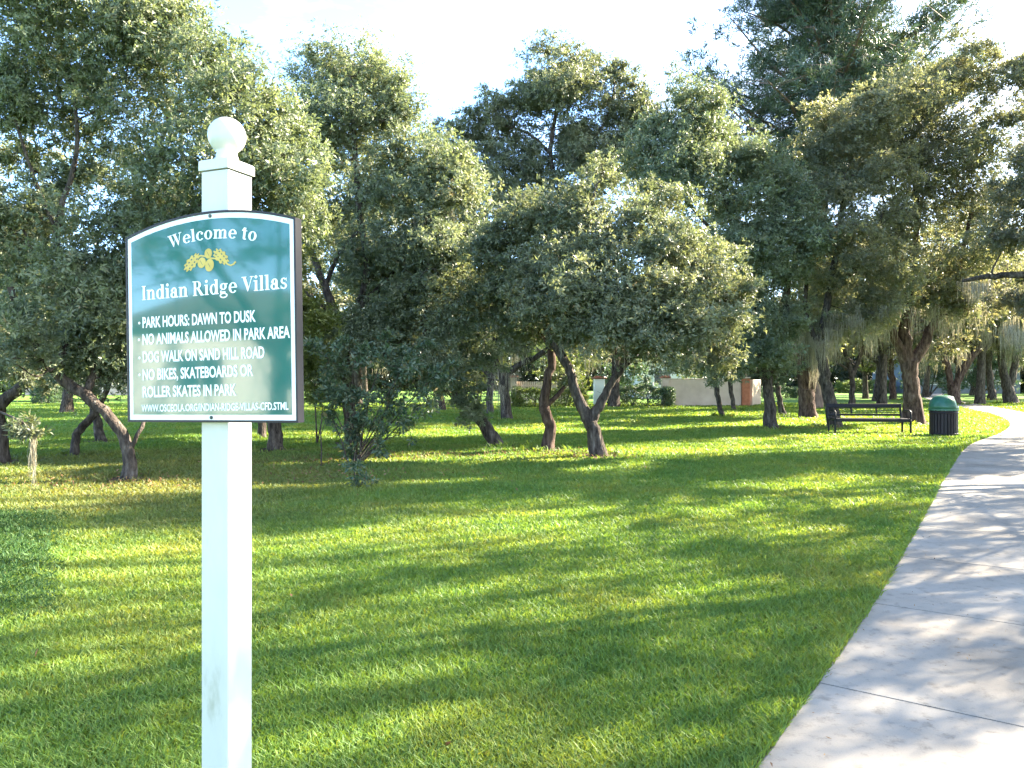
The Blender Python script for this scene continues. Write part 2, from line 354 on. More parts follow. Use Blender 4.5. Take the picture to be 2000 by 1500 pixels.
# ------------------------------------------------------------------ grass blades (stuff)
TRUNKS = []
def grass():
    rng = np.random.default_rng(5)
    # sample depth with density ~ 1/Y^2 (per area) => per-depth density ~ 1/Y
    n = 1050000
    Y = 2.3 * (48 / 2.3) ** rng.random(n)
    X = Y * (rng.random(n) * 1.86 - .95)
    sd = path_side(X, Y)
    keep = (sd < -.005 + .02 * rng.random(n)) | (sd > PATH_W - .01)
    X, Y = X[keep], Y[keep]
    ok = np.ones(len(X), bool)
    for (tx, ty, tr) in TRUNKS:
        dd = np.hypot(X - tx, (Y - ty) * 1.15); aa = np.arctan2(Y - ty, X - tx)
        R0 = (tr * 1.9 + .22) * (1 + .22 * np.sin(3 * aa + tx) + .14 * np.sin(5 * aa + ty))
        ok &= (dd > R0 * rng.uniform(.75, 1.25, len(X))) | (rng.random(len(X)) < .05)
    X, Y = X[ok], Y[ok]
    n0 = len(X)
    for (tx, ty, tr) in TRUNKS:
        m0 = 260; a0 = rng.random(m0) * 6.28; a0 = a0 + .5 * np.sin(2 * a0 + tx); r0 = (tr * 1.9 + .22) * (.9 + .3 * rng.random(m0))
        X = np.r_[X, tx + r0 * np.cos(a0)]; Y = np.r_[Y, ty + r0 * np.sin(a0)]
    n = len(X); tall = (np.arange(n) >= n0)
    sc_ = np.clip(np.maximum(Y, 1) / 4.5, .8, 7.5)
    # clumpy heights
    cl = .5 + .5 * np.sin(X * 3.1 + 1.7 * np.sin(Y * 2.3)) * np.sin(Y * 2.7 + 1.3 * np.sin(X * 1.9))
    h = (.024 + .028 * rng.random(n) ** 1.3 + .012 * cl) * (1 + .10 * (sc_ - 1))
    ed = np.exp(-np.abs(path_side(X, Y)) / .05); h = h * (1 + .35 * ed)
    patch = np.sin(X * 1.3 + 2.2 * np.sin(Y * .9)) * np.sin(Y * 1.1 + 1.9 * np.sin(X * .7 + 1)); h = h * (1 + .22 * patch); h = np.where(tall, h * rng.uniform(1.2, 2.4, n), h)
    wd = .0034 * sc_ ** .92 * (.7 + .6 * rng.random(n))
    az = rng.random(n) * 2 * np.pi; lean = (.25 + .9 * rng.random(n)) * h
    la = rng.random(n) * 2 * np.pi
    ux, uy = np.cos(az) * wd, np.sin(az) * wd
    dx, dy = np.cos(la) * lean, np.sin(la) * lean
    b = np.stack([X, Y, np.full(n, -.002)], 1)
    m_ = b + np.stack([dx * .35, dy * .35, h * .62], 1)
    tp = b + np.stack([dx, dy, h], 1)
    u = np.stack([ux, uy, np.zeros(n)], 1)
    V = np.stack([b - u * .8, b + u * .8, m_ + u, m_ - u, tp + u * .12, tp - u * .12], 1).reshape(-1, 3)
    i0 = np.arange(n) * 6
    # blades beside the path lean over its edge and grow longer
    Fc = np.stack([np.stack([i0, i0 + 1, i0 + 2, i0 + 3], 1), np.stack([i0 + 3, i0 + 2, i0 + 4, i0 + 5], 1)], 1).reshape(-1, 4)
    rnd = np.repeat(rng.random(n), 2)
    o = mesh_np('grass', V, Fc, M_GRASS, None, rnd)
    sv = []; sf = []
    for j, (tx, ty, tr) in enumerate(TRUNKS):
        n_ = 26; b0 = len(sv); sv.append((tx, ty, .03))
        for f_, z_ in ((.6, .022), (1.25, .003 + .00005 * j)):
            for i in range(n_):
                a_ = 6.2832 * i / n_; q = (tr * 1.9 + .22) * f_ * (1 + .22 * math.sin(3 * a_ + tx) + .14 * math.sin(5 * a_ + ty) + .05 * math.sin(11 * a_))
                sv.append((tx + q * math.cos(a_), ty + q * math.sin(a_) / 1.15, z_))
        for i in range(n_):
            k_ = (i + 1) % n_; sf.append((b0, b0, b0 + 1 + i, b0 + 1 + k_)); sf.append((b0 + 1 + i, b0 + 1 + n_ + i, b0 + 1 + n_ + k_, b0 + 1 + k_))
    me = bpy.data.meshes.new('bare_soil'); me.from_pydata(sv, [], [tuple(dict.fromkeys(f)) for f in sf]); me.update(); me.materials.append(M_MULCH)
    so_ = bpy.data.objects.new('bare_soil', me); COL.objects.link(so_); tag(so_, 'bare brown earth round the foot of each trunk', 'soil', kind='stuff')
    tag(o, 'short mown lawn grass covering the park ground beside the path', 'grass', kind='stuff')

# ------------------------------------------------------------------ trees
def leaves(rng, cent, axis, L, W, per=7, droop=.25):
    """rosettes: per leaves radiating from each twig tip; returns verts, faces"""
    n = len(cent)
    C = np.repeat(cent, per, 0); A = np.repeat(axis, per, 0); N_ = n * per
    R = rng.normal(size=(N_, 3)); R -= (R * A).sum(1, keepdims=True) * A; R /= np.linalg.norm(R, axis=1, keepdims=True) + 1e-9
    an = rng.uniform(.35, 1.45, N_)[:, None]
    D = A * np.cos(an) + R * np.sin(an); D[:, 2] -= droop * rng.random(N_); D /= np.linalg.norm(D, axis=1, keepdims=True)
    S = np.cross(D, A) + rng.normal(size=(N_, 3)) * .35; S /= np.linalg.norm(S, axis=1, keepdims=True) + 1e-9
    up = np.cross(S, D)
    rs = np.repeat(rng.uniform(.65, 1.3, n), per)
    l = (L * rs * rng.uniform(.65, 1.25, N_))[:, None]; wv = (W * rs * rng.uniform(.6, 1.25, N_))[:, None]
    b = C + R * (.12 * l) + A * (rng.random(N_)[:, None] - .6) * l * .8
    t = b + D * l; mid = b + D * l * .48
    V = np.stack([b, mid + S * wv * .5 + up * wv * .18, t - up * l * .08, mid - S * wv * .5 + up * wv * .18], 1).reshape(-1, 3)
    return V, np.arange(N_ * 4).reshape(-1, 4)

def crown_points(rng, clumps, npts, hollow=.42, flat=.85):
    """twig tips and their outward axes, gathered into sub-clusters on each clump's shell"""
    area = np.array([c[1][0] * c[1][2] for c in clumps]); area = area / area.sum()
    PT = []; AX = []; subs = []; TI = []
    for (c, r), a in zip(clumps, area):
        n = max(12, int(npts * a)); K = max(6, int(n / 20))
        c = np.array(c); r = np.array(r)
        d = rng.normal(size=(K, 3)); d /= np.linalg.norm(d, axis=1, keepdims=True)
        rad = rng.random(K) ** hollow
        d2 = d.copy(); d2[:, 2] = np.where(d2[:, 2] < 0, d2[:, 2] * flat, d2[:, 2])
        sub = d2 * rad[:, None] * (1 + .16 * rng.normal(size=(K, 1)))
        subs.append((c, c + sub * r))
        k = rng.integers(0, K, n)
        sp = .13 + .16 * rng.random(K) ** 1.5; ln = .05 + .30 * rng.random(K) ** 2
        dirs = d + rng.normal(size=(K, 3)) * .5; dirs /= np.linalg.norm(dirs, axis=1, keepdims=True); dirs[:, 2] -= .15
        off = rng.normal(size=(n, 3)) * sp[k][:, None] * np.array([1, 1, .7]) + dirs[k] * (ln[k] * rng.normal(size=n))[:, None]
        PT.append(c + (sub[k] + off) * r)
        ax = d[k] * .8 + off * 1.6 + rng.normal(size=(n, 3)) * .45 + np.array([0, 0, .35])
        AX.append(ax / np.linalg.norm(ax, axis=1, keepdims=True)); TI.append((.5 * rng.random(K) + .5 * rng.random())[k])
    global TINT
    TINT = np.concatenate(TI)
    return np.concatenate(PT), np.concatenate(AX), subs

def spline(pts, n=5):
    a = catmull([np.array([*p[0], p[1]]) for p in pts], n)
    return [(Vector(q[:3]), float(q[3])) for q in a]

def wobble_tube(mb, sp, rng, sides=9, amp=.10, flare=False):
    pts = [p for p, r in sp]; rad = [r for p, r in sp]
    n = sides; vs = []; fs = []
    ref = Vector((.2, 1, .1))
    tot = len(pts)
    ph = rng.random(4) * 6.28
    for i, p in enumerate(pts):
        t = (pts[min(i + 1, tot - 1)] - pts[max(i - 1, 0)]).normalized()
        if abs(t.dot(ref)) > .97: ref = Vector((1, .1, .1))
        u = t.cross(ref).normalized(); v = t.cross(u).normalized()
        for k in range(n):
            a = 2 * math.pi * k / n
            rr = rad[i] * (1 + amp * math.sin(2 * a + ph[0] + i * .35) + amp * .7 * math.sin(3 * a + ph[1] - i * .5) + amp * .5 * (rng.random() - .5))
            if flare:
                e_ = math.exp(-max(0, p.z) / (rad[0] * 1.3)); rr *= 1 + .28 * e_ * (1 + .4 * math.sin(5 * a + ph[2]))
            vs.append(p + (u * math.cos(a) + v * math.sin(a)) * rr)
    for i in range(tot - 1):
        for k in range(n): fs.append((i * n + k, i * n + (k + 1) % n, (i + 1) * n + (k + 1) % n, (i + 1) * n + k))
    mb.add(vs, fs, None, True)
    mb.add(vs[-n:], [tuple(range(n))[::-1]])

def moss_mesh(rng, anchors, n, lmin, lmax, wd, spread=.12):
    """hanging strands of moss gathered in beards"""
    k = rng.integers(0, len(anchors), n); A = np.array(anchors)[k]
    base_len = rng.uniform(lmin, lmax, len(anchors))[k]
    b = A + rng.normal(size=(n, 3)) * np.array([spread, spread, spread * .5])
    l = base_len * rng.uniform(.35, 1.0, n)
    az = rng.random(n) * np.pi; u = np.stack([np.cos(az), np.sin(az), np.zeros(n)], 1) * wd
    cur = b.copy(); rows = []
    for j in range(5):
        f = (1, .9, .8, .6, .15)[j]
        wv = (u * f * rng.uniform(.6, 1.2, (n, 1)))
        rows += [cur - wv, cur + wv]
        b[:, 2] -= l / 4 * rng.uniform(.6, 1.2, n); wob = rng.normal(size=(n, 3)) * (.006 + .018 * l[:, None]); wob[:, 2] = 0
        cur = b + wob
    V = np.stack(rows, 1).reshape(-1, 3)
    i0 = np.arange(n)[:, None] * 10
    Fc = np.concatenate([np.stack([i0 + 2 * j, i0 + 2 * j + 1, i0 + 2 * j + 3, i0 + 2 * j + 2], 2).reshape(n, 1, 4) for j in range(4)], 1).reshape(-1, 4)
    return V, Fc, np.repeat(rng.random(n), 4)

def make_tree(name, label, cat, base, limbs, clumps, seed, group=None, leafm=None, bark=None, lai=3.0, leaf=None, moss=None, per=7, twigs=True, hollow=.42, sides=9, aspect=.36):
    """base: (x, y) sight line of the foot; limbs: polylines of (x, y, width, [dY]); clumps: (x, y, rx, ry, [dY]) - turned into metres at the tree's own distance"""
    rng = np.random.default_rng(seed)
    Y0 = depth(base[1]) if base[1] > HY + 5 else base[2]
    if len(base) > 2: Y0 = base[2]
    foot = P(base[0], base[1], Y0); foot.z = 0
    root = empty(name, foot, label, cat, group)
    loc = lambda x, y, dY=0: P(x, y, Y0 + dY) - foot
    LB = []
    for lim in limbs:
        pl = []
        for q in lim:
            dY = q[3] if len(q) > 3 else 0
            pl.append((loc(q[0], q[1], dY), q[2] * .5 * Y0 / F))
        LB.append(pl)
    LB[0][0][0].z = -.05
    TRUNKS.append((foot.x, foot.y, LB[0][0][1]))
    CL = []
    for q in clumps:
        dY = q[4] if len(q) > 4 else 0
        k = (Y0 + dY) / F
        c = loc(q[0], q[1], dY)
        rx, rz = q[2] * k, max(q[3], .84 * q[2]) * k
        CL.append(((c.x, c.y, c.z), (rx, .5 * (rx + rz) * 1.05, rz)))
    extra = []
    for c, r in CL:
        for _ in range(3):
            d = rng.normal(size=3); d /= np.linalg.norm(d)
            q = np.array(c) + d * np.array([r[0] * .75, r[1] * 1.15, r[2] * .7]); f = rng.uniform(.62, .92)
            if q[2] + foot.z - r[2] * f < 1.0 and c[2] - r[2] > 1.0: continue
            extra.append((tuple(q), (r[0] * f, r[1] * f, r[2] * f)))
    CL = [(c, (r[0] * 1.1, r[1] * 1.1, r[2] * 1.1)) for c, r in CL] + extra
    L_ = leaf or .078 * (max(Y0, 8) / 15) ** .6
    W_ = L_ * aspect
    area = sum(math.pi * r[0] * r[2] for c, r in CL)
    nl = int(area * lai * 1.1 / (.5 * L_ * W_)); npts = max(60, nl // per)
    PT, AX, subs = crown_points(rng, CL, npts, hollow)
    keep = PT[:, 2] + foot.z > .12
    PT, AX = PT[keep], AX[keep]; TN = TINT[keep]
    # wood
    tm = MB(); nodes_ = []
    for i, pl in enumerate(LB):
        sp = spline(pl, 5)
        jit = [Vector(rng.normal(size=3) * min(r * .16, .10 * (sp[max(k, 1)][0] - sp[max(k, 1) - 1][0]).length)) for k, (p, r) in enumerate(sp)]
        sp = [(p + (j if 0 < k < len(sp) - 1 else Vector()), r) for k, ((p, r), j) in enumerate(zip(sp, jit))]
        wobble_tube(tm, sp, rng, sides if i < 4 else 7, .09, flare=(i == 0))
        for k, (p, r) in enumerate(sp):
            if i > 0 or k > len(sp) * .5: nodes_.append((p, r))
    order = sorted(range(len(CL)), key=lambda i: min((Vector(CL[i][0]) - p).length for p, r in nodes_))
    anchors = []
    for i in order:
        c, r = CL[i]; cv = Vector(c)
        p, rr = min(nodes_, key=lambda q: (cv - q[0]).length + (.6 if q[0].z > cv.z else 0))
        d = cv - p
        if d.length > .15:
            r0 = min(rr * .75, .012 + .02 * d.length)
            a = p + d * .35 + Vector(rng.normal(size=3)) * d.length * .10 + Vector((0, 0, -.06 * d.length))
            b = p + d * .7 + Vector(rng.normal(size=3)) * d.length * .09
            sp = spline([(p, r0), (a, r0 * .8), (b, r0 * .62), (cv, r0 * .45)], 4)
            wobble_tube(tm, sp, rng, 6, .08)
            nodes_ += sp[3:]
            rc = r0 * .45
        else: rc = rr * .5
        if twigs:
            sub = subs[i][1]
            m_ = min(len(sub), 9)
            for q in sub[:m_]:
                qv = Vector(q); dd = qv - cv
                mid = cv + dd * .5 + Vector(rng.normal(size=3)) * dd.length * .14
                ra = max(.004, min(rc * .7, .014) * (Y0 / 14) ** .5)
                tm.tube([cv, mid, qv], [ra, ra * .7, ra * .3], 4)
                anchors.append(mid + Vector((0, 0, -.02)))
    tm.build('trunk', bark or M_BARK, root)
    V, Fc = leaves(rng, PT, AX, L_, W_, per)
    tint = np.clip(np.repeat(.45 * TN + .30 * rng.random(len(PT)), per) + rng.random(len(Fc)) * .25 + .0, 0, 1); tint = np.clip((tint - .5) * 1.35 + .46, 0, 1)
    mesh_np('crown', V, Fc, leafm or M_OAK, root, tint)
    if moss:
        nm, lo, hi, pick = moss
        tot_a = sum(q[2] * q[3] for q in pick)
        for q in pick:
            dY = q[4] if len(q) > 4 else 0
            an = [tuple(loc(q[0] + q[2] * rng.uniform(-1, 1), q[1] + q[3] * rng.uniform(-1, 1), dY + rng.normal() * (.02 if q[2] < 6 else .6))) for _ in range(max(4, int(q[2] * q[3] / 60)))]
            V, Fc, rn = moss_mesh(rng, an, max(40, int(nm * .7 * q[2] * q[3] / tot_a)), lo * .5, hi, .0034 * (Y0 / 11) ** .8, (.011 if q[2] < 6 else .03 + .003 * Y0))
            ok = V.reshape(-1, 10, 3)[:, :, 2].min(1) > .1
            idx = np.repeat(ok, 4)
            mesh_np('moss', V, Fc[idx], M_MOSS, root, rn[idx])['kind'] = 'stuff'
    return root

GO = 'live oaks in the park'
# left, near: big arching oak behind the sign
make_tree('oak_tree', 'large oak with slender trunk arching to the left beside the sign', 'tree', (250, 938),
    [[(250, 940, 27), (250, 880, 24), (222, 825, 22), (165, 772, 21), (115, 735, 19), (60, 660, 15, -.4), (20, 560, 11, -.6)],
     [(165, 772, 14), (200, 690, 12, .4), (230, 600, 11, .5), (262, 480, 9, .3), (300, 350, 8), (330, 220, 6)],
     [(115, 735, 16), (135, 600, 13), (110, 450, 11), (150, 300, 8), (140, 130, 6)],
     [(258, 872, 9), (272, 842, 8), (292, 800, 6, .3)],
     [(262, 480, 8, .3), (360, 420, 7, -.2), (450, 360, 6, -.3), (520, 290, 4, -.3)],
     [(110, 450, 8), (60, 330, 6), (20, 200, 5)]],
    [(70, 60, 120, 80), (210, 40, 120, 90, .3), (330, 70, 75, 85), (250, 170, 110, 80, .2), (400, 170, 90, 85), (470, 230, 85, 80, -.3), (545, 250, 60, 70), (560, 340, 85, 75, -.3),
     (590, 410, 55, 60), (410, 320, 110, 80, -.5), (300, 330, 90, 80, .4), (190, 330, 60, 60, 1), (30, 170, 60, 60), (220, 460, 110, 75), (340, 460, 100, 70, .5), (480, 420, 90, 70, .2),
     (70, 520, 100, 70, .6), (150, 570, 110, 70), (60, 640, 60, 45, -1.2), (30, 700, 55, 40, -1.2), (220, 640, 90, 60, .4), (330, 590, 100, 80, .8), (190, 700, 70, 40, .5), (300, 690, 70, 50, 1), (110, 680, 50, 35, .4), (20, 420, 60, 50, 0), (110, 250, 70, 60, .6), (20, 290, 60, 50, .8), (120, 140, 70, 60, .2), (100, 400, 70, 55, .8), (30, 120, 70, 60, .5), (330, 10, 60, 50, .4)],
    11, GO, lai=2.6, leaf=.074, moss=(500, .15, .4, [(300, 250, 80, 60), (450, 330, 80, 40)]))
make_tree('oak_tree', 'dark oak at the left edge with a low leaning limb and a moss strand', 'tree', (-5, 905),
    [[(-5, 907, 34), (-2, 860, 30), (-4, 800, 26), (28, 765, 22), (62, 742, 18), (100, 700, 14, -.3), (130, 640, 10)],
     [(-4, 800, 20), (-40, 720, 16), (-60, 600, 12)],
     [(-4, 800, 7), (-30, 780, 5, -2), (-10, 800, 4, -3.6), (40, 822, 2.5, -4.5), (66, 845, 2, -4.6)]],
    [(30, 640, 80, 50, -.5), (-40, 560, 100, 80), (-90, 420, 120, 90), (60, 735, 40, 25, -.6), (40, 838, 28, 10, -4.5), (64, 846, 14, 8, -4.6), (-120, 650, 80, 60), (10, 480, 70, 60, .6)],
    12, GO, lai=2.4, moss=(70, 1.0, .80, [(66, 852, 3, 3, -4.6), (64, 858, 2, 3, -4.6)]))
make_tree('oak_tree', 'thin crooked oak leaning right on the sunny lawn left of the sign', 'tree', (148, 890),
    [[(148, 892, 17), (150, 850, 15), (172, 822, 14), (196, 790, 12), (215, 740, 10), (240, 680, 8)]],
    [(240, 670, 80, 40), (170, 690, 60, 40, .6), (290, 720, 60, 35, .5), (230, 610, 80, 40)], 13, GO, lai=2.2)
make_tree('oak_tree', 'slim oak farther back leaning left behind the arching oak', 'tree', (197, 863),
    [[(198, 864, 20), (192, 835, 17), (184, 800, 15), (178, 740, 13), (150, 660, 10)]],
    [(150, 640, 90, 50), (90, 680, 70, 45), (210, 660, 70, 45), (120, 590, 80, 50)], 14, GO, lai=2.2)
# behind the sign, tall
make_tree('oak_tree', 'tall oak with dark forked trunk rising behind the leafy shrub', 'tree', (688, 866),
    [[(690, 868, 27), (682, 780, 25), (672, 690, 23), (655, 620, 20), (635, 560, 16), (612, 500, 12), (590, 420, 8)],
     [(672, 690, 18), (700, 600, 15), (716, 520, 13), (700, 400, 11), (690, 250, 8), (685, 150, 5)],
     [(655, 620, 12), (615, 585, 9), (575, 560, 7)],
     [(700, 600, 12), (760, 540, 9), (820, 440, 7), (850, 360, 5)],
     [(635, 560, 9), (660, 500, 8), (700, 450, 6)]],
    [(690, 130, 75, 45, .6), (630, 175, 50, 50, .6), (750, 165, 55, 50, .4), (700, 225, 90, 60, .3), (610, 260, 45, 50, .6), (790, 240, 50, 50), (650, 300, 60, 60, .8), (760, 330, 70, 60), (840, 300, 50, 45, -.3),
     (880, 370, 65, 60, -.5), (910, 330, 35, 35, -.3), (820, 400, 70, 55, -.2), (700, 400, 80, 60, .6), (620, 400, 50, 60, .8), (770, 480, 80, 50, .4), (690, 490, 50, 45, .9), (860, 470, 60, 45, -.6), (740, 570, 75, 40, .8), (630, 620, 40, 40, 1.2), (610, 660, 40, 60, .8), (660, 660, 44, 34, -.6), (720, 650, 50, 34, -.4), (790, 660, 46, 34, -.2), (840, 690, 40, 36, -.2), (860, 740, 34, 34), (640, 720, 38, 36, -.6)],
    15, GO, lai=2.7, moss=(400, .2, .6, [(720, 600, 60, 20), (840, 420, 60, 30)]))
make_tree('oak_tree', 'sturdy oak trunk standing directly behind the sign post', 'tree', (537, 880),
    [[(538, 882, 30), (536, 840, 27), (530, 780, 24), (515, 700, 21), (490, 600, 16), (470, 520, 12)], [(515, 700, 14), (560, 640, 11), (600, 590, 8)]],
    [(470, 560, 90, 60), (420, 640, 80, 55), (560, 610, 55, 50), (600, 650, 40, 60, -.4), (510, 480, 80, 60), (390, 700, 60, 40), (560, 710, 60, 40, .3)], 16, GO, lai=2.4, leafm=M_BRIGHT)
make_tree('oak_tree', 'small oak trunk just left of the sturdy one behind the sign post', 'tree', (512, 856),
    [[(512, 857, 16), (511, 820, 14), (500, 750, 12), (470, 660, 9)]], [(460, 650, 80, 50), (530, 690, 60, 40), (400, 730, 60, 35)], 17, GO, lai=2.2)
# centre group
make_tree('oak_tree', 'oak with bare trunk leaning steeply left at the centre of the lawn', 'tree', (970, 872),
    [[(972, 873, 24), (952, 838, 23), (922, 802, 21), (882, 767, 18), (848, 718, 16), (832, 650, 14), (827, 580, 12), (838, 515, 9), (850, 460, 6)],
     [(848, 718, 11), (792, 700, 8), (742, 690, 6)], [(832, 650, 9), (880, 600, 8), (920, 540, 6)]],
    [(850, 470, 65, 40), (780, 490, 60, 38, .4), (905, 530, 60, 42, -.3), (820, 545, 70, 35), (870, 600, 60, 35, -.3), (780, 600, 60, 35, .3), (850, 700, 45, 30, -.5), (890, 755, 40, 28, -.6), (780, 670, 55, 35), (940, 600, 50, 40), (925, 460, 45, 35, .3), (920, 800, 28, 22, -.6), (940, 690, 45, 30, .6)],
    21, GO, lai=2.7)
make_tree('oak_tree', 'oak with knotty upright trunk between the leaning and the forked oak', 'tree', (1068, 880),
    [[(1068, 882, 23), (1074, 835, 21), (1062, 790, 21), (1070, 740, 18), (1078, 690, 16), (1052, 630, 13), (1022, 570, 10), (995, 510, 8), (1000, 440, 5)],
     [(1063, 795, 11), (1085, 776, 9), (1110, 746, 6)], [(1078, 690, 11), (1108, 620, 9), (1118, 540, 7)]],
    [(1010, 440, 60, 45), (960, 490, 50, 40), (1060, 470, 60, 42), (1010, 530, 70, 42, -.2), (950, 560, 50, 35, .2), (1080, 560, 60, 40, .4), (1000, 600, 60, 30), (1060, 640, 40, 25, .5), (1105, 735, 26, 18)],
    22, GO, lai=2.7, bark=M_BARKR, moss=(300, .2, .5, [(1000, 620, 60, 20), (960, 590, 40, 20)]))
make_tree('oak_tree', 'oak whose trunk forks low into a V with a broad round crown', 'tree', (1168, 892),
    [[(1171, 894, 32), (1162, 855, 28), (1152, 822, 28)],
     [(1152, 824, 24), (1130, 778, 21), (1113, 726, 19), (1093, 690, 17), (1068, 640, 12), (1040, 580, 9), (1030, 500, 6)],
     [(1153, 824, 21), (1168, 797, 18), (1186, 762, 17), (1210, 724, 14), (1252, 680, 11), (1302, 620, 9), (1345, 540, 6)],
     [(1093, 690, 13), (1112, 620, 11), (1130, 530, 9), (1150, 430, 7), (1165, 360, 4)],
     [(1210, 724, 10), (1230, 650, 8), (1225, 560, 6), (1240, 480, 4)]],
    [(1165, 340, 40, 32, .4), (1150, 400, 70, 42, .3), (1090, 440, 60, 38, .2), (1215, 440, 55, 42), (1290, 400, 50, 38, .5), (1160, 480, 75, 42, -.3), (1070, 520, 60, 38), (1250, 510, 65, 42, -.5), (1330, 470, 60, 42), (1395, 500, 50, 40, .2),
     (1350, 550, 70, 42, -.4), (1420, 560, 42, 36), (1150, 570, 80, 40, -.8), (1250, 590, 75, 42, -.9), (1080, 600, 60, 34, -.2), (1340, 630, 75, 40, -.4), (1420, 630, 45, 36), (1180, 640, 70, 32, -.4), (1270, 670, 70, 30, -.5), (1390, 690, 45, 28), (1120, 660, 45, 24)],
    23, GO, lai=2.8, moss=(500, .2, .55, [(1130, 660, 40, 15), (1180, 690, 60, 15), (1330, 690, 60, 15)]))
make_tree('oak_tree', 'tall open crowned oak rising behind the centre trees with sky showing through', 'tree', (990, 821),
    [[(991, 822, 20), (986, 780, 19), (982, 738, 19), (962, 690, 15), (985, 600, 14), (1045, 480, 12), (1078, 360, 10), (1075, 290, 9), (1090, 200, 6), (1110, 140, 4)],
     [(982, 738, 15), (1010, 716, 14), (1060, 690, 11), (1100, 640, 8)], [(1078, 360, 8), (1140, 300, 7), (1190, 220, 5), (1200, 160, 3)], [(1075, 300, 7), (1030, 260, 6), (960, 240, 4)], [(985, 600, 9), (940, 480, 7), (920, 380, 5)]],
    [(1090, 140, 55, 26), (1040, 165, 40, 26), (1150, 145, 45, 26), (1210, 160, 40, 26), (1120, 190, 65, 28, -.6), (1020, 210, 45, 30), (960, 225, 40, 24), (910, 240, 32, 22), (880, 250, 25, 20), (980, 270, 45, 28, .5), (1200, 215, 45, 28), (1170, 270, 60, 32),
     (1240, 300, 45, 34), (1120, 320, 50, 30), (1030, 330, 50, 28), (950, 330, 40, 28), (1180, 350, 60, 30), (990, 390, 60, 30), (1090, 390, 50, 30), (900, 420, 50, 30), (960, 640, 50, 26), (1020, 660, 40, 20), (900, 700, 40, 22), (1245, 190, 36, 28), (1270, 240, 44, 34), (930, 290, 46, 34), (1010, 300, 50, 34), (885, 300, 40, 34), (1230, 250, 50, 34), (1100, 250, 46, 26, .8)],
    24, GO, lai=2.6, moss=(700, .5, 1.4, [(985, 740, 25, 30), (960, 690, 30, 20), (1040, 680, 30, 12)]))
make_tree('oak_tree', 'dark slim oak trunk behind the leaning oak', 'tree', (957, 811),
    [[(957, 812, 14), (956, 770, 13), (958, 720, 13), (940, 690, 9), (900, 640, 7)], [(958, 720, 9), (965, 670, 8), (990, 620, 6)], [(957, 735, 8), (930, 712, 7), (905, 700, 5)]],
    [(900, 640, 50, 26), (850, 660, 45, 24), (990, 610, 50, 24), (930, 590, 50, 26), (905, 695, 30, 16)], 25, GO, lai=2.2, moss=(300, .4, 1.0, [(940, 690, 40, 14), (985, 640, 30, 12)]))
# right of centre
make_tree('oak_tree', 'broad oak with straight dark trunk left of the bench', 'tree', (1506, 839),
    [[(1506, 840, 24), (1502, 790, 22), (1499, 740, 21), (1482, 650, 17), (1452, 520, 13), (1420, 400, 10), (1385, 280, 7), (1365, 210, 4)],
     [(1499, 740, 14), (1530, 650, 12), (1535, 520, 10), (1505, 400, 7)], [(1452, 520, 9), (1380, 440, 7), (1310, 350, 5)]],
    [(1350, 205, 55, 32, -.5), (1395, 235, 45, 34), (1290, 230, 40, 32, -.4), (1340, 280, 70, 40, -.6), (1420, 310, 60, 42), (1280, 320, 55, 42, -.4), (1490, 330, 55, 36), (1350, 370, 70, 42, -.8), (1450, 390, 65, 42, -.4), (1540, 380, 50, 40), (1270, 390, 40, 40, .5),
     (1500, 450, 65, 42, -.3), (1420, 470, 60, 42, -.8), (1570, 460, 40, 44), (1550, 530, 48, 42, -.2), (1480, 540, 65, 42, -.6), (1530, 610, 50, 40), (1460, 620, 60, 40, -.8), (1500, 680, 55, 35, -.6), (1430, 680, 50, 34, -.4), (1380, 720, 40, 26, -.2), (1520, 720, 32, 26)],
    26, GO, lai=2.8)
GT = 'slim oaks in front of the pale wall'
make_tree('oak_tree', 'thin leaning trunk in front of the pale wall, left one of two', 'tree', (1411, 814),
    [[(1412, 815, 9), (1404, 785, 10), (1398, 740, 11), (1395, 690, 9), (1380, 620, 6)]], [(1380, 660, 50, 28), (1420, 690, 35, 20), (1340, 690, 40, 22), (1390, 610, 50, 26)], 27, GT, lai=2.2, moss=(120, .4, 1, [(1395, 690, 30, 10)]))
make_tree('oak_tree', 'thin bowed trunk in front of the pale wall nearer the orange column', 'tree', (1434, 803),
    [[(1435, 804, 8), (1430, 775, 8), (1424, 730, 9), (1418, 690, 7), (1440, 630, 5)]], [(1440, 640, 40, 22), (1410, 670, 34, 18), (1470, 670, 34, 18)], 28, GT, lai=2.0)
make_tree('oak_tree', 'slim oak leaning left behind the dark trunk left of the bench', 'tree', (1528, 812),
    [[(1529, 813, 12), (1522, 780, 11), (1516, 740, 10), (1500, 690, 7)]], [(1500, 680, 45, 26), (1540, 690, 34, 22), (1540, 640, 45, 26)], 29, GO, lai=2.0)
make_tree('oak_tree', 'thick reddish oak of several fused stems draped in pale moss', 'tree', (1579, 816),
    [[(1579, 818, 33), (1577, 790, 30), (1574, 760, 28)], [(1570, 765, 15), (1560, 700, 13), (1548, 640, 10), (1530, 570, 7)], [(1576, 765, 16), (1575, 690, 14), (1580, 600, 10)], [(1583, 765, 14), (1596, 700, 12), (1615, 630, 9), (1640, 560, 6)]],
    [(1560, 590, 55, 32), (1610, 560, 60, 34), (1540, 640, 40, 24), (1640, 610, 50, 30), (1590, 640, 45, 22), (1600, 510, 60, 34)],
    30, GO, lai=2.0, leafm=M_OAKW, bark=M_BARKR, moss=(2600, .7, 2.0, [(1570, 665, 34, 14), (1545, 670, 16, 12), (1600, 660, 22, 12), (1580, 640, 50, 10)]))
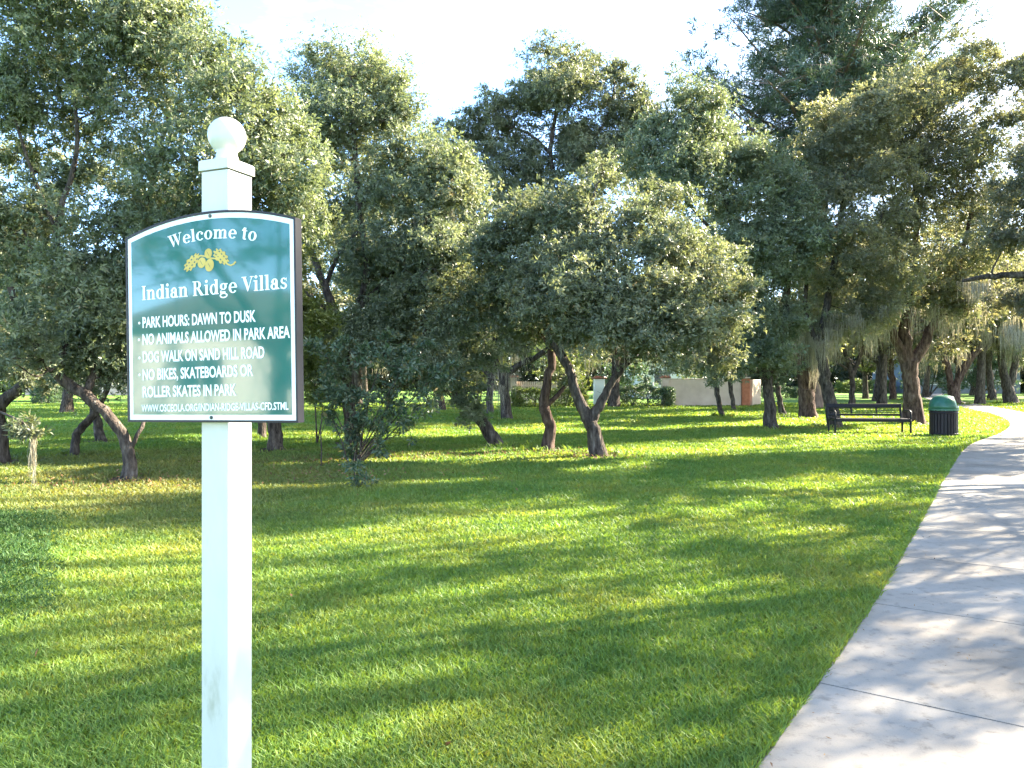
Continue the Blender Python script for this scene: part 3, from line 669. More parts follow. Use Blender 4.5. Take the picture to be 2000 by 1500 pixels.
make_tree('oak_tree', 'mossy oak with trunk leaning left behind the left end of the bench', 'tree', (1630, 836),
    [[(1631, 837, 25), (1624, 795, 23), (1610, 730, 20), (1602, 670, 18), (1620, 570, 13), (1640, 450, 10), (1650, 340, 6)], [(1602, 680, 12), (1575, 610, 9), (1580, 500, 6)], [(1620, 570, 9), (1690, 500, 7), (1730, 400, 5)]],
    [(1650, 300, 60, 40), (1600, 370, 50, 40), (1700, 340, 60, 42), (1640, 420, 65, 42, -.4), (1720, 440, 60, 42), (1590, 470, 50, 38), (1670, 510, 65, 38, -.3), (1740, 540, 50, 34), (1610, 560, 50, 34), (1680, 590, 55, 32), (1640, 640, 45, 26), (1720, 250, 50, 36), (1740, 330, 45, 40), (1590, 300, 36, 34), (1690, 210, 55, 44), (1760, 170, 50, 40), (1620, 240, 44, 40)],
    31, GO, lai=1.8, leafm=M_OAKW, moss=(1800, .5, 1.5, [(1600, 650, 40, 20), (1640, 620, 40, 20), (1700, 600, 40, 16)]))
make_tree('oak_tree', 'slender forked oak in the sunny gap right of the mossy trunks', 'tree', (1663, 796),
    [[(1663, 797, 12), (1664, 770, 11), (1665, 735, 11), (1650, 690, 7), (1640, 650, 5)], [(1665, 738, 9), (1682, 690, 7), (1700, 640, 5)], [(1662, 725, 5), (1630, 705, 4)]],
    [(1650, 640, 45, 22), (1700, 640, 45, 22), (1680, 600, 50, 24), (1630, 690, 24, 12), (1725, 670, 30, 16)], 32, GO, lai=2.0, leafm=M_OAKW, moss=(500, .6, 1.6, [(1700, 660, 40, 12), (1650, 660, 30, 10)]))
make_tree('oak_tree', 'big oak with thick trunk splitting into three limbs behind the bench', 'tree', (1783, 828),
    [[(1784, 829, 37), (1781, 780, 33), (1778, 735, 31), (1776, 705, 32)], [(1772, 712, 20), (1746, 655, 17), (1722, 600, 12), (1690, 530, 8)], [(1775, 706, 22), (1769, 640, 19), (1776, 560, 15), (1790, 430, 11), (1782, 300, 8), (1780, 200, 5)], [(1781, 712, 21), (1812, 657, 17), (1838, 600, 12), (1872, 520, 9), (1900, 400, 6)]],
    [(1780, 200, 60, 38), (1840, 190, 50, 38), (1730, 250, 55, 40, -.3), (1810, 270, 70, 44, -.4), (1890, 240, 60, 42), (1760, 330, 60, 42), (1860, 340, 70, 46, -.3), (1940, 290, 55, 46), (1800, 410, 70, 44), (1900, 420, 65, 44), (1740, 440, 50, 40), (1960, 370, 50, 44), (1780, 500, 65, 38, -.2), (1860, 510, 65, 38), (1720, 530, 50, 34), (1930, 500, 45, 40), (1700, 610, 44, 26), (1800, 580, 50, 26), (1870, 590, 45, 28), (1950, 180, 50, 40), (1900, 130, 46, 34), (1840, 130, 50, 40), (1990, 150, 50, 44), (1990, 240, 50, 44)],
    33, GO, lai=1.75, leafm=M_OAKW, bark=M_BARKR, moss=(1600, .5, 1.6, [(1720, 620, 30, 20), (1790, 590, 40, 14), (1850, 600, 40, 18), (1880, 560, 40, 20)]))
make_tree('oak_tree', 'far reddish oak trunk seen between the bench tree and the slender one', 'tree', (1744, 781),
    [[(1744, 782, 13), (1742, 750, 12), (1738, 700, 11), (1730, 640, 8)]], [(1730, 630, 50, 26), (1770, 650, 40, 22), (1700, 660, 36, 20), (1750, 600, 50, 24)], 34, GO, lai=2.0, leafm=M_OAKW, bark=M_BARKR, moss=(700, .8, 2.2, [(1740, 650, 40, 14), (1710, 670, 24, 10)]))
make_tree('oak_tree', 'far oak with wide V limbs rising behind the rubbish bin', 'tree', (1862, 790),
    [[(1862, 792, 23), (1862, 768, 21), (1862, 750, 22)], [(1859, 755, 11), (1846, 705, 11), (1826, 660, 8), (1800, 620, 5)], [(1866, 755, 15), (1890, 708, 15), (1932, 655, 13), (1975, 600, 10), (2010, 560, 7)], [(1932, 655, 7), (1940, 600, 6), (1930, 550, 4)]],
    [(1830, 610, 50, 28), (1880, 580, 55, 30), (1940, 580, 55, 30), (2000, 550, 50, 30), (1900, 540, 60, 30), (1970, 520, 50, 30), (1800, 640, 36, 20), (1990, 620, 34, 20)],
    35, GO, lai=1.8, leafm=M_OAKW, bark=M_BARKR, moss=(1500, 1.0, 2.6, [(1930, 640, 40, 16), (1880, 630, 50, 16), (1980, 620, 30, 20)]))
make_tree('oak_tree', 'mossy far oak across the path, leaning right at the right edge', 'tree', (1973, 789),
    [[(1974, 790, 22), (1968, 760, 18), (1958, 710, 15), (1950, 660, 11)], [(1970, 765, 12), (1985, 700, 11), (2000, 640, 8)]],
    [(1950, 640, 45, 24), (2000, 620, 50, 28), (1975, 590, 50, 26), (2040, 650, 45, 26)], 36, GO, lai=2.2, leafm=M_OAKW, moss=(1200, .9, 2.4, [(1960, 660, 36, 14), (2000, 650, 26, 14)]))
make_tree('oak_tree', 'far oak across the path with twin dark stems left of the edge oak', 'tree', (1937, 781),
    [[(1938, 782, 16), (1934, 750, 13), (1930, 700, 12), (1925, 640, 9)]], [(1925, 620, 50, 26), (1880, 650, 40, 22), (1960, 650, 40, 22)], 37, GO, lai=2.0, leafm=M_OAKW, moss=(600, .9, 2.2, [(1925, 660, 40, 14)]))
make_tree('oak_tree', 'oak beyond the right edge reaching a long bare limb over the path', 'tree', (2215, 868),
    [[(2215, 870, 52), (2205, 800, 46), (2190, 720, 42), (2165, 650, 34), (2080, 565, 22), (2000, 538, 15), (1930, 540, 10), (1880, 548, 6)], [(2190, 720, 30), (2230, 600, 24), (2250, 450, 18), (2240, 300, 12), (2220, 100, 9), (2190, -80, 6)], [(2165, 650, 20), (2140, 500, 15), (2120, 350, 10)]],
    [(1985, 400, 55, 44), (1940, 470, 45, 34), (2050, 330, 70, 55), (2130, 260, 90, 60), (2060, 440, 70, 50), (2180, 380, 100, 60), (2280, 300, 100, 70), (2000, 600, 44, 34), (2090, 620, 60, 40), (2300, 430, 90, 60), (1960, 590, 30, 24), (2380, 380, 80, 60), (2200, 200, 80, 50), (2150, 70, 80, 60), (2250, -40, 90, 70), (2140, -60, 80, 60), (2200, -170, 90, 60), (2310, 60, 80, 60), (2110, -160, 70, 50)],
    38, GO, lai=1.9, leafm=M_OAKW, moss=(1300, .3, .8, [(1990, 560, 50, 12), (2000, 640, 40, 20), (1930, 550, 40, 10)]))

# ------------------------------------------------------------------ tall pine
def pine():
    rng = np.random.default_rng(50)
    Y0 = 40.0; foot = P(1588, 760, Y0); foot.z = 0
    root = empty('pine_tree', foot, 'very tall dark pine towering over the oaks at the upper right', 'tree')
    H = 29.0
    tm = MB()
    lean = lambda z: Vector((.62 * z / 10 - .2 * math.sin(z * .2), .05 * z / 10, z))
    wobble_tube(tm, [(lean(z) + Vector((0, 0, -.05 if z == 0 else 0)), .42 * (1 - z / (H * 1.06))) for z in np.linspace(0, H, 16)], rng, 10, .05, True)
    PT = []; AX = []
    for z in np.arange(10.5, H, .62):
        f = (z - 10) / (H - 10)
        reach = 9.2 * (1 - f) ** .55 * (.80 + .2 * rng.random()) * (1 if f > .12 else .6)
        for k in range(4):
            az = rng.random() * 6.28; ln = reach * rng.uniform(.7, 1.08)
            d = Vector((math.cos(az), math.sin(az), 0)); p0 = lean(z)
            pts = [p0 + d * ln * t + Vector((0, 0, ln * (.20 * t + .14 * t * t) * rng.uniform(.5, 1.3))) for t in (0, .33, .66, 1)]
            r0 = .05 + .012 * ln
            tm.tube(pts, [r0, r0 * .7, r0 * .45, r0 * .2], 5)
            for t in np.linspace(.14, 1.04, int(9 + ln * 3.2)):
                i = min(2, int(t * 3)); fr = t * 3 - i
                q = pts[i].lerp(pts[i + 1], fr)
                sd = Vector((-d.y, d.x, 0)) * rng.normal() * ln * .17 * (1.25 - t * .6)
                c = q + sd + Vector((0, 0, rng.normal() * .10 + .12))
                tm.tube([q - d * .3, c], [.022, .01], 3)
                for _ in range(7):
                    PT.append(c + Vector(rng.normal(size=3)) * .26); a = Vector((d.x * .6, d.y * .6, .7)) + Vector(rng.normal(size=3)) * .45; AX.append(a.normalized())
    tm.build('trunk', M_PINEBARK, root)
    V, Fc = leaves(rng, np.array(PT), np.array(AX), .32, .042, 16, .05)
    mesh_np('crown', V, Fc, M_PINE, root, np.clip(rng.random(len(Fc)), 0, 1))
pine()

# ------------------------------------------------------------------ shrubs and hedges
def make_bush(name, label, cat, x, y, clumps, seed, Y0=None, mat=None, lai=2.6, leaf=None, group=None, stems=4):
    rng = np.random.default_rng(seed)
    Y0 = Y0 or depth(y); foot = P(x, y, Y0); foot.z = 0
    root = empty(name, foot, label, cat, group)
    CL = []
    for q in clumps:
        dY = q[4] if len(q) > 4 else 0
        k = (Y0 + dY) / F; c = P(q[0], q[1], Y0 + dY) - foot; CL.append(((c.x, c.y, c.z), (q[2] * k, .5 * (q[2] + q[3]) * k, q[3] * k)))
    L_ = leaf or .085 * (Y0 / 15) ** .6; W_ = L_ * .38
    npts = int(sum(math.pi * r[0] * r[2] for c, r in CL) * lai / (.5 * L_ * W_) / 7)
    PT, AX, subs = crown_points(rng, CL, npts, .5, 1.0)
    k = PT[:, 2] > .04; PT, AX = PT[k], AX[k]
    V, Fc = leaves(rng, PT, AX, L_, W_, 7)
    mesh_np('foliage', V, Fc, mat or M_LAUREL, root, np.clip(rng.random(len(Fc)), 0, 1))
    tm = MB()
    for i, (c, r) in enumerate(CL):
        cv = Vector(c); b = Vector((rng.normal() * .06, rng.normal() * .06, -.03))
        tm.tube([b, b.lerp(cv, .5) + Vector(rng.normal(size=3)) * .07, cv], [.016 * Y0 / 14, .012 * Y0 / 14, .006], 5)
        for q in subs[i][1][:8]: tm.tube([cv, Vector(q)], [.006, .003], 3)
    tm.build('stem', M_BARK, root)
    return root
make_bush('laurel_shrub', 'dense dark green leafy shrub on the lawn just right of the sign', 'shrub', 692, 905,
    [(690, 690, 44, 36), (640, 700, 36, 42, .3), (750, 690, 44, 36), (815, 700, 40, 30, .3), (860, 720, 30, 26, .3), (690, 760, 50, 36), (635, 765, 30, 34), (770, 760, 46, 36), (835, 780, 28, 34, .2), (650, 820, 26, 24, -.2), (700, 830, 36, 30), (765, 825, 34, 28), (845, 740, 30, 28, .4), (690, 880, 22, 26), (800, 840, 18, 22), (740, 870, 18, 20, -.3), (720, 790, 44, 34, -.3), (785, 720, 44, 34, -.3)], 61, lai=3.2, leaf=.10)
make_bush('sapling', 'little sapling with drooping sprays in front of the dark shrub', 'sapling', 706, 955,
    [(690, 905, 22, 20), (715, 935, 26, 18), (700, 950, 16, 14)], 62, lai=2.0)
make_bush('laurel_shrub', 'pale sunlit leafy shrub against the right side of the sign', 'shrub', 622, 868,
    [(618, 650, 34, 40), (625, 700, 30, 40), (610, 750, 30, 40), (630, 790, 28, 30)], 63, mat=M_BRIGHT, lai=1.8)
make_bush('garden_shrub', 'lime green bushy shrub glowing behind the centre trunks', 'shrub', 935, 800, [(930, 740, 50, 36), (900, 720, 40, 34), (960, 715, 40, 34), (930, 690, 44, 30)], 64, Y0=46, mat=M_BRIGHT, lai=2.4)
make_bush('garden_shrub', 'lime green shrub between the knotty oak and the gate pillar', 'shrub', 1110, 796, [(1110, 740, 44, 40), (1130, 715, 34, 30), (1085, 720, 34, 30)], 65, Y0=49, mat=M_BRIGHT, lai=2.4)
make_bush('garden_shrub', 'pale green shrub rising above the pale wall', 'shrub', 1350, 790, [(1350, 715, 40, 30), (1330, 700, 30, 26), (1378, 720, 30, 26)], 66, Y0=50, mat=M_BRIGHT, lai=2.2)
make_bush('garden_shrub', 'green shrub in front of the white house wall, right of the gate pillar', 'shrub', 1222, 793, [(1222, 735, 44, 34), (1195, 750, 34, 30), (1250, 755, 34, 28), (1235, 715, 30, 24)], 68, Y0=52, mat=M_LAUREL, lai=2.6)
make_bush('garden_shrub', 'dark shrub hiding the left end of the blue grey house', 'shrub', 1815, 772, [(1815, 728, 44, 34), (1850, 735, 34, 28), (1785, 738, 30, 26), (1830, 705, 34, 26)], 69, Y0=70, mat=M_LAUREL, lai=2.6)
make_bush('garden_shrub', 'dark shrub in front of the right half of the blue grey house', 'shrub', 1915, 772, [(1915, 725, 40, 36), (1950, 735, 34, 28), (1885, 738, 30, 26), (1935, 700, 36, 28)], 70, Y0=71, mat=M_LAUREL, lai=2.6)
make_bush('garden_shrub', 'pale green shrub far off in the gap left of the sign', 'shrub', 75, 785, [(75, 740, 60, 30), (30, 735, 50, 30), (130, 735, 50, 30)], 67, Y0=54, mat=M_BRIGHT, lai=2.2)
def stick():
    rng = np.random.default_rng(3); f = P(627, 912, depth(912)); f.z = 0
    o = MB(); o.tube([(0, 0, -.02), (.01, 0, .3), (-.01, 0, .6), (.015, .01, .95)], [.014, .012, .010, .006], 6)
    o.tube([(-.005, 0, .55), (.06, .02, .75)], [.007, .004], 5)
    s_ = o.build('bare_sapling', M_BARK); s_.location = f
    tag(s_, 'bare dead stick of a sapling left of the dark shrub', 'sapling')
stick()

def make_hedge(label, x0, x1, ytop, ybase, seed, mat, Y0=None, leaf=.10, depth_m=1.4, lai=3.6):
    rng = np.random.default_rng(seed); Y0 = Y0 or depth(ybase)
    a = P(x0, ybase, Y0); b = P(x1, ybase, Y0); h = P(x0, ytop, Y0).z
    root = empty('hedge', ((a.x + b.x) / 2, Y0 + depth_m / 2, 0), label, 'hedge')
    W = b.x - a.x; n = int((W * h + W * depth_m + 2 * h * depth_m) * lai / (.5 * leaf * leaf * .45) / 7)
    p = rng.random((n, 3)) * 2 - 1
    ax_ = rng.integers(0, 3, n); sg = np.sign(rng.random(n) - .5); sg[ax_ == 2] = 1
    p[np.arange(n), ax_] = sg * (1 - np.abs(rng.normal(size=n)) * .10)
    p = p * (1 - .14 * (np.abs(p).prod(1)[:, None]))
    nrm = p ** 5 + rng.normal(size=p.shape) * .5 + np.array([0, 0, .3]); nrm /= np.linalg.norm(nrm, axis=1, keepdims=True)
    pos = np.stack([p[:, 0] * W / 2, p[:, 1] * depth_m / 2, (p[:, 2] + 1) * h / 2], 1)
    bump = .12 * np.sin(pos[:, 0] * 2.1 + seed) + .07 * np.sin(pos[:, 0] * 5.3); pos[:, 2] *= 1 + bump * .8; pos[:, 1] += bump
    pos += rng.normal(size=pos.shape) * .05; pos = pos[pos[:, 2] > .03]; nrm = nrm[:len(pos)]
    V, Fc = leaves(rng, pos, nrm, leaf, leaf * .45, 7)
    mesh_np('foliage', V, Fc, mat, root, rng.random(len(Fc)))
    tm = MB()
    for i in range(max(3, int(W / .8))):
        xx = -W / 2 + W * (i + .5) / max(3, int(W / .8)); tm.tube([(xx, 0, -.03), (xx + rng.normal() * .1, rng.normal() * .1, h * .5), (xx + rng.normal() * .2, rng.normal() * .2, h * .85)], [.04, .03, .015], 5)
        for _ in range(4): tm.tube([(xx, 0, h * .35), (xx + rng.normal() * .35, rng.normal() * .35, h * .8)], [.015, .006], 4)
    tm.build('stem', M_BARK, root)
    return root
make_hedge('clipped dark hedge in front of the left end of the pale wall', 1190, 1320, 757, 795, 71, M_LAUREL)
make_hedge('low dark hedge between the mossy trunks and the pale wall', 1496, 1562, 756, 778, 72, M_LAUREL)
make_hedge('sunlit yellow green hedge behind the slender forked oak', 1640, 1752, 744, 768, 73, M_BRIGHT, leaf=.14)
make_hedge('green hedge under the pale fence behind the centre trunks', 1000, 1150, 762, 796, 74, M_BRIGHT)
make_hedge('dark hedge far away in the sunny lawn at the left edge', 62, 100, 742, 790, 75, M_LAUREL)
make_hedge('long low hedge far left beyond the sunny lawn', 330, 640, 752, 786, 76, M_LAUREL)
make_hedge('far green hedge across the path at the right edge', 1880, 2060, 748, 766, 77, M_BRIGHT, leaf=.16)

# ground cover patch, lower left: low plants, some shade put into their colour
def ground_cover():
    rng = np.random.default_rng(81); n = 19000
    a = rng.random(n) * 6.28; r = np.sqrt(rng.random(n)); 
    Y = 4.6 + 4.1 * rng.random(n); X = -.585 * Y - .10 * np.sin(Y * 5) - .16 * np.sin(Y * 2.3) - 2.2 * rng.random(n) ** 1.4; r = 1 - np.clip(np.minimum((-.585 * Y - X + .05) * 1.1, np.minimum(Y - 4.6, 8.7 - Y) * .8), 0, 1)
    z = .01 + .085 * rng.random(n) * (1 - r ** 2); kk = rng.random(n) < (1.02 - r) ; X, Y, z = X[kk], Y[kk], z[kk]; n = len(X)
    ax = rng.normal(size=(n, 3)) * .5 + np.array([0, 0, 1]); ax /= np.linalg.norm(ax, axis=1, keepdims=True)
    V, Fc = leaves(rng, np.stack([X, Y, z], 1), ax, .045, .010, 6, .1)
    tag(mesh_np('ground_cover', V, Fc, M_COVER, None, rng.random(len(Fc))), 'leafy ground cover patch with shade in its dark colour, at the left edge of the lawn', 'ground cover', kind='stuff')
    # fallen leaves round the trunks
    n = 2600; cs = np.array([(-3.2, 13.6, 2.0, .7), (-1.4, 14.6, 1.6, .6), (.3, 15.2, 1.5, .7), (1.5, 14.7, .9, .5), (-5.6, 10.8, 1.3, .8), (10.2, 23.6, 1.3, .7), (9.8, 20.8, 1.8, .7), (8, 22.9, 1.3, .6), (14.2, 26.5, 1.6, .9), (-2.6, 11.6, 2.2, .8)])
    k = rng.integers(0, len(cs), n); c = cs[k]
    X = c[:, 0] + rng.normal(size=n) * c[:, 2] * .6; Y = c[:, 1] + rng.normal(size=n) * c[:, 3] * .6
    n2 = 50; X = np.r_[X, rng.uniform(-6, 6, n2)]; Y = np.r_[Y, rng.uniform(3, 16, n2)]
    k = path_side(X, Y) < 0; X, Y = X[k], Y[k]
    ax = rng.normal(size=(len(X), 3)) * .3 + np.array([0, 0, 1]); ax /= np.linalg.norm(ax, axis=1, keepdims=True)
    V, Fc = leaves(rng, np.stack([X, Y, .035 + .03 * rng.random(len(X))], 1), ax, .05, .024, 1, .0)
    tag(mesh_np('fallen_leaves', V, Fc, M_DEADLEAF, None, rng.random(len(Fc))), 'brown fallen leaves scattered in the grass around the trunks', 'leaf litter', kind='stuff')
    n = 420; t_ = rng.random(n) * 16; off = rng.random(n) * PATH_W
    q = np.array([np.concatenate(path_at(1 + s_)[::2]) for s_ in t_]); X = q[:, 0] + q[:, 2] * off; Y = q[:, 1] + q[:, 3] * off
    ax = np.tile(np.array([[0, 0, 1.]]), (n, 1)) + rng.normal(size=(n, 3)) * .12; ax /= np.linalg.norm(ax, axis=1, keepdims=True)
    V, Fc = leaves(rng, np.stack([X, Y, np.full(n, .0225)], 1), ax, .022, .007, 1, 0)
    V[:, 2] = np.clip(V[:, 2], .0205, .03)
    tag(mesh_np('path_litter', V, Fc, M_DEADLEAF, None, rng.random(len(Fc))), 'tiny brown leaf scraps lying on the concrete path', 'leaf litter', kind='stuff')
ground_cover()

grass()

# ------------------------------------------------------------------ boundary wall, pillars, fence, houses
def wall_run(mb, p, q, h, th, z0=0):
    p = Vector((*p, 0)); q = Vector((*q, 0)); d = q - p; a = math.atan2(d.y, d.x)
    M = Matrix.Translation(p) @ Matrix.Rotation(a, 4, 'Z')
    mb.box((d.length / 2, 0, z0 + h / 2), (d.length, th, h), M, .012)
def boundary():
    Yw = depth(793); x0, x1 = (1296 - CX) * Yw / F, (1447 - CX) * Yw / F
    root = empty('boundary_wall', (x0, Yw, 0), 'pale pinkish stucco boundary wall beyond the lawn, its end turning back into sunlight', 'wall')
    q = lambda x, y: (x - x0, y - Yw)
    m = MB(); wall_run(m, q(x0, Yw), q(x1, Yw), 1.52, .2); m.build('wall', M_STUCCO, root)
    m = MB(); wall_run(m, q(x1 + .62, Yw + .2), q(x1 + 1.9, Yw + 2.6), 1.52, .2); m.build('return_wall', M_STUCCO, root)
    m = MB(); wall_run(m, q(x0 - .03, Yw), q(x1 - .01, Yw), .06, .27, 1.523); m.build('coping', M_STUCCO, root)
    m = MB(); m.box((.1, -.02, .80), (.42, .42, 1.6), None, .015); m.build('pillar', M_STUCCO, root)
    m = MB(); m.box((.1, -.02, 1.65), (.56, .56, .09), None, .02); m.box((.1, -.02, 1.725), (.40, .40, .055), None, .02); m.build('pillar_cap', M_TERRA, root)
    m = MB(); m.box((x1 - x0 + .24, .02, .79), (.44, .46, 1.58), None, .015); m.build('pillar', M_RUST, root)['label'] = 'orange painted pillar'
    m = MB(); m.box((x1 - x0 + .24, .02, 1.625), (.52, .54, .07), None, .02); m.build('pillar_cap', M_STUCCO, root)
    # free-standing pillar with tile cap and fence panel
    Yp = 45.0; c = P(1170, 795, Yp)
    r2 = empty('gate_pillar', (c.x, Yp, 0), 'white pillar with terracotta cap seen through the forked oak', 'pillar')
    m = MB(); m.box((0, 0, .78), (.62, .62, 1.56), None, .015); m.build('shaft', M_HOUSE, r2)
    m = MB(); m.box((0, 0, 1.61), (.80, .80, .10), None, .02); m.box((0, 0, 1.70), (.56, .56, .07), None, .02); m.build('cap', M_TERRA, r2)
    c = P(1030, 795, 47)
    r3 = empty('slat_fence', (c.x, 47, 0), 'cream picket fence with tiled post behind the knotty oak', 'fence')
    m = MB()
    for i in range(28): m.box((i * .115 - .6, 0, .72), (.085, .03, 1.36))
    m.build('pickets', M_STUCCO, r3)
    m = MB(); m.box((1, .045, .35), (3.3, .04, .09)); m.box((1, .045, 1.15), (3.3, .04, .09)); m.build('rail', M_STUCCO, r3)
    m = MB(); m.box((-.85, 0, .82), (.40, .40, 1.64), None, .01); m.build('post', M_STUCCO, r3)
    m = MB(); m.box((-.85, 0, 1.70), (.55, .55, .10), None, .02); m.build('post_cap', M_TERRA, r3)
boundary()

def house(label, cx, Y0, W, D, h, rh, wallm, wins, seed=0, rz=0):
    root = empty('house', (cx, Y0, 0), label, 'house', None, rz)
    m = MB(); m.box((0, 0, h / 2), (W, D, h)); m.build('wall', wallm, root)
    e = .5
    m = MB()
    vs = [(-W / 2 - e, -D / 2 - e, h + .02), (W / 2 + e, -D / 2 - e, h + .02), (W / 2 + e, D / 2 + e, h + .02), (-W / 2 - e, D / 2 + e, h + .02), (-W / 2 + D * .35, 0, h + rh), (W / 2 - D * .35, 0, h + rh)]
    vs += [(x, y, h + .14) for x, y, z in vs[:4]]
    m.add(vs, [(3, 2, 1, 0), (0, 1, 7, 6), (1, 2, 8, 7), (2, 3, 9, 8), (3, 0, 6, 9), (6, 7, 5, 4), (8, 9, 4, 5), (7, 8, 5), (9, 6, 4)])
    m.build('roof', M_ROOF, root)
    for (wx, wz, ww, wh) in wins:
        f = MB()
        for dx, dz, a, b in ((-ww / 2 - .05, 0, .1, wh + .2), (ww / 2 + .05, 0, .1, wh + .2), (0, wh / 2 + .05, ww, .1), (0, -wh / 2 - .05, ww, .1), (0, 0, .05, wh)):
            f.box((wx + dx, -D / 2 - .03, wz + dz), (a, .06, b))
        fo = f.build('window', M_HOUSE, root)
        f = MB(); f.box((wx, -D / 2 - .012, wz), (ww, .02, wh)); f.build('pane', M_GLASS, fo)
    return root
house('white house with shingle roof half hidden behind the hedge and pale wall', 14.2, 66, 7.5, 9, 3.3, 2.2, M_HOUSE, [(-2.0, 1.7, 1.3, 1.2), (1.8, 1.7, 1.3, 1.2)])
house('blue grey house far off between the trunks behind the bin', 50, 88, 12, 9, 3.6, 2.4, M_HOUSEB, [(-3.5, 1.8, 1.8, 1.5), (0, 1.8, 1.8, 1.5), (3.5, 1.8, 1.8, 1.5)])
house('cream house far behind the trees left of the sign', -42, 80, 13, 9, 3.4, 2.3, M_STUCCO, [(-3.5, 1.7, 1.6, 1.3), (1, 1.7, 1.6, 1.3)])

# ------------------------------------------------------------------ park bench
def bench():
    Yb = 20.9; c = P(1704, 850, Yb)
    root = empty('park_bench', (c.x, Yb + .2, 0), 'black metal park bench on the lawn beside the rubbish bin', 'bench', None, math.radians(-5))
    W, SH, BH = 2.06, .42, .80
    m = MB()
    for i in range(6): m.box((0, -.24 + i * .088, SH), (W - .10, .060, .028), None, .006)
    m.box((0, -.29, SH - .03), (W - .10, .03, .085), None, .006)
    m.build('seat', M_BLACKMETAL, root)
    m = MB()
    T = Matrix.Translation((0, .28, 0)) @ Matrix.Rotation(math.radians(-10), 4, 'X')
    m.box((0, 0, BH - .02), (W - .1, .045, .11), T, .008); m.box((0, 0, SH + .10), (W - .1, .035, .06), T, .008)
    for i in range(2): m.box((-W / 6 + i * W / 3, 0, (BH + SH) / 2 + .05), (.04, .025, BH - SH - .18), T)
    for i in range(3): m.box((0, .004, SH + .17 + i * .06), (W - .12, .010, .012), T)
    m.build('backrest', M_BLACKMETAL, root)
    for sx in (-1, 1):
        x = sx * (W / 2 - .03)
        m = MB(); m.box((x, -.27, (SH - .02) / 2), (.045, .045, SH - .02), None, .006); m.box((x, -.27, .008), (.09, .09, .016)); m.build('leg', M_BLACKMETAL, root)
        m = MB(); m.box((x, .27, SH / 2), (.045, .05, SH), None, .006); m.box((x, .27, .008), (.09, .09, .016)); m.box((x, .002, (BH + SH) / 2 + .02), (.05, .05, BH - SH + .04), T, .006); m.build('leg', M_BLACKMETAL, root)
        m = MB(); m.box((x, -.02, SH - .035), (.04, .5, .04)); m.tube([(x, -.28, SH), (x, -.29, SH + .20), (x, -.20, SH + .235), (x, .02, SH + .23), (x, .21, SH + .22)], [.018, .02, .022, .022, .018], 8); m.build('armrest', M_BLACKMETAL, root)
bench()

# ------------------------------------------------------------------ rubbish bin
def bin_():
    Yb = 20.3; c = P(1843, 853, Yb)
    root = empty('rubbish_bin', (c.x, Yb, 0), 'dark slatted rubbish bin with a green domed lid beside the path', 'bin')
    m = MB(); R = .325
    m.lathe([(.30, .015), (.30, .70)], 28)
    for k in range(26):
        a = 2 * math.pi * k / 26
        M = Matrix.Rotation(a, 4, 'Z') @ Matrix.Translation((R, 0, .36)); m.box((0, 0, 0), (.03, .062, .68), M, .006)
    m.build('body', M_BIN, root)
    m = MB(); m.lathe([(.335, .05), (.35, .055), (.35, .085), (.335, .09)], 28); m.lathe([(.338, .60), (.352, .605), (.352, .645), (.338, .65)], 28); m.build('hoop', M_BIN, root)
    # dome lid with an open mouth towards the path
    n, rows = 36, 9; prof = [(.362 * math.cos(t * math.pi / 2) ** .62, .73 + .36 * math.sin(t * math.pi / 2)) for t in np.linspace(0, .985, rows)]
    vs = [(r * math.cos(2 * math.pi * k / n), r * math.sin(2 * math.pi * k / n), z) for r, z in prof for k in range(n)]
    fs = []
    for i in range(rows - 1):
        for k in range(n):
            a = math.degrees(2 * math.pi * (k + .5) / n); d = abs((a - 335 + 180) % 360 - 180)
            if 1 <= i <= 4 and d < 34: continue
            fs.append((i * n + k, i * n + (k + 1) % n, (i + 1) * n + (k + 1) % n, (i + 1) * n + k))
    fs.append(tuple((rows - 1) * n + k for k in range(n)))
    m = MB(); m.add(vs, fs, None, True); m.add([(.365 * math.cos(2 * math.pi * k / n), .365 * math.sin(2 * math.pi * k / n), z) for z in (.685, .732) for k in range(n)], [(k, (k + 1) % n, n + (k + 1) % n, n + k) for k in range(n)])
    lid = m.build('lid', M_BINLID, root)
    md = lid.modifiers.new('thick', 'SOLIDIFY'); md.thickness = .02
    m = MB(); m.lathe([(.27, .70), (.27, .96), (.0, .97)], 24); m.build('liner', M_BLACKMETAL, root)
bin_()

# ------------------------------------------------------------------ the sign
PHI = math.radians(22.5)
PW = .0985
n1 = Vector((-math.sin(PHI), -math.cos(PHI), 0)); rr_ = Vector((math.cos(PHI), -math.sin(PHI), 0))
PC = Vector((-.8327, 2.214, 0)); ROLL = math.radians(1.0)
BW, BT = .623, .026
FC = PC + n1 * (PW / 2 + .003 + BT) + Vector((0, 0, 1.653))
def buv(x, y):          # metres on the board's face (u to the right, v up) that lie on a sight line
    d = Vector(((x - CX) / F, 1, -(y - HY) / F)); o = Vector((0, 0, EYE))
    t = (FC - o).dot(n1) / d.dot(n1); q = o + d * t - FC
    u, v = q.dot(rr_), q.z
    c, s_ = math.cos(-ROLL), math.sin(-ROLL)
    return Vector((u * c - v * s_, u * s_ + v * c))

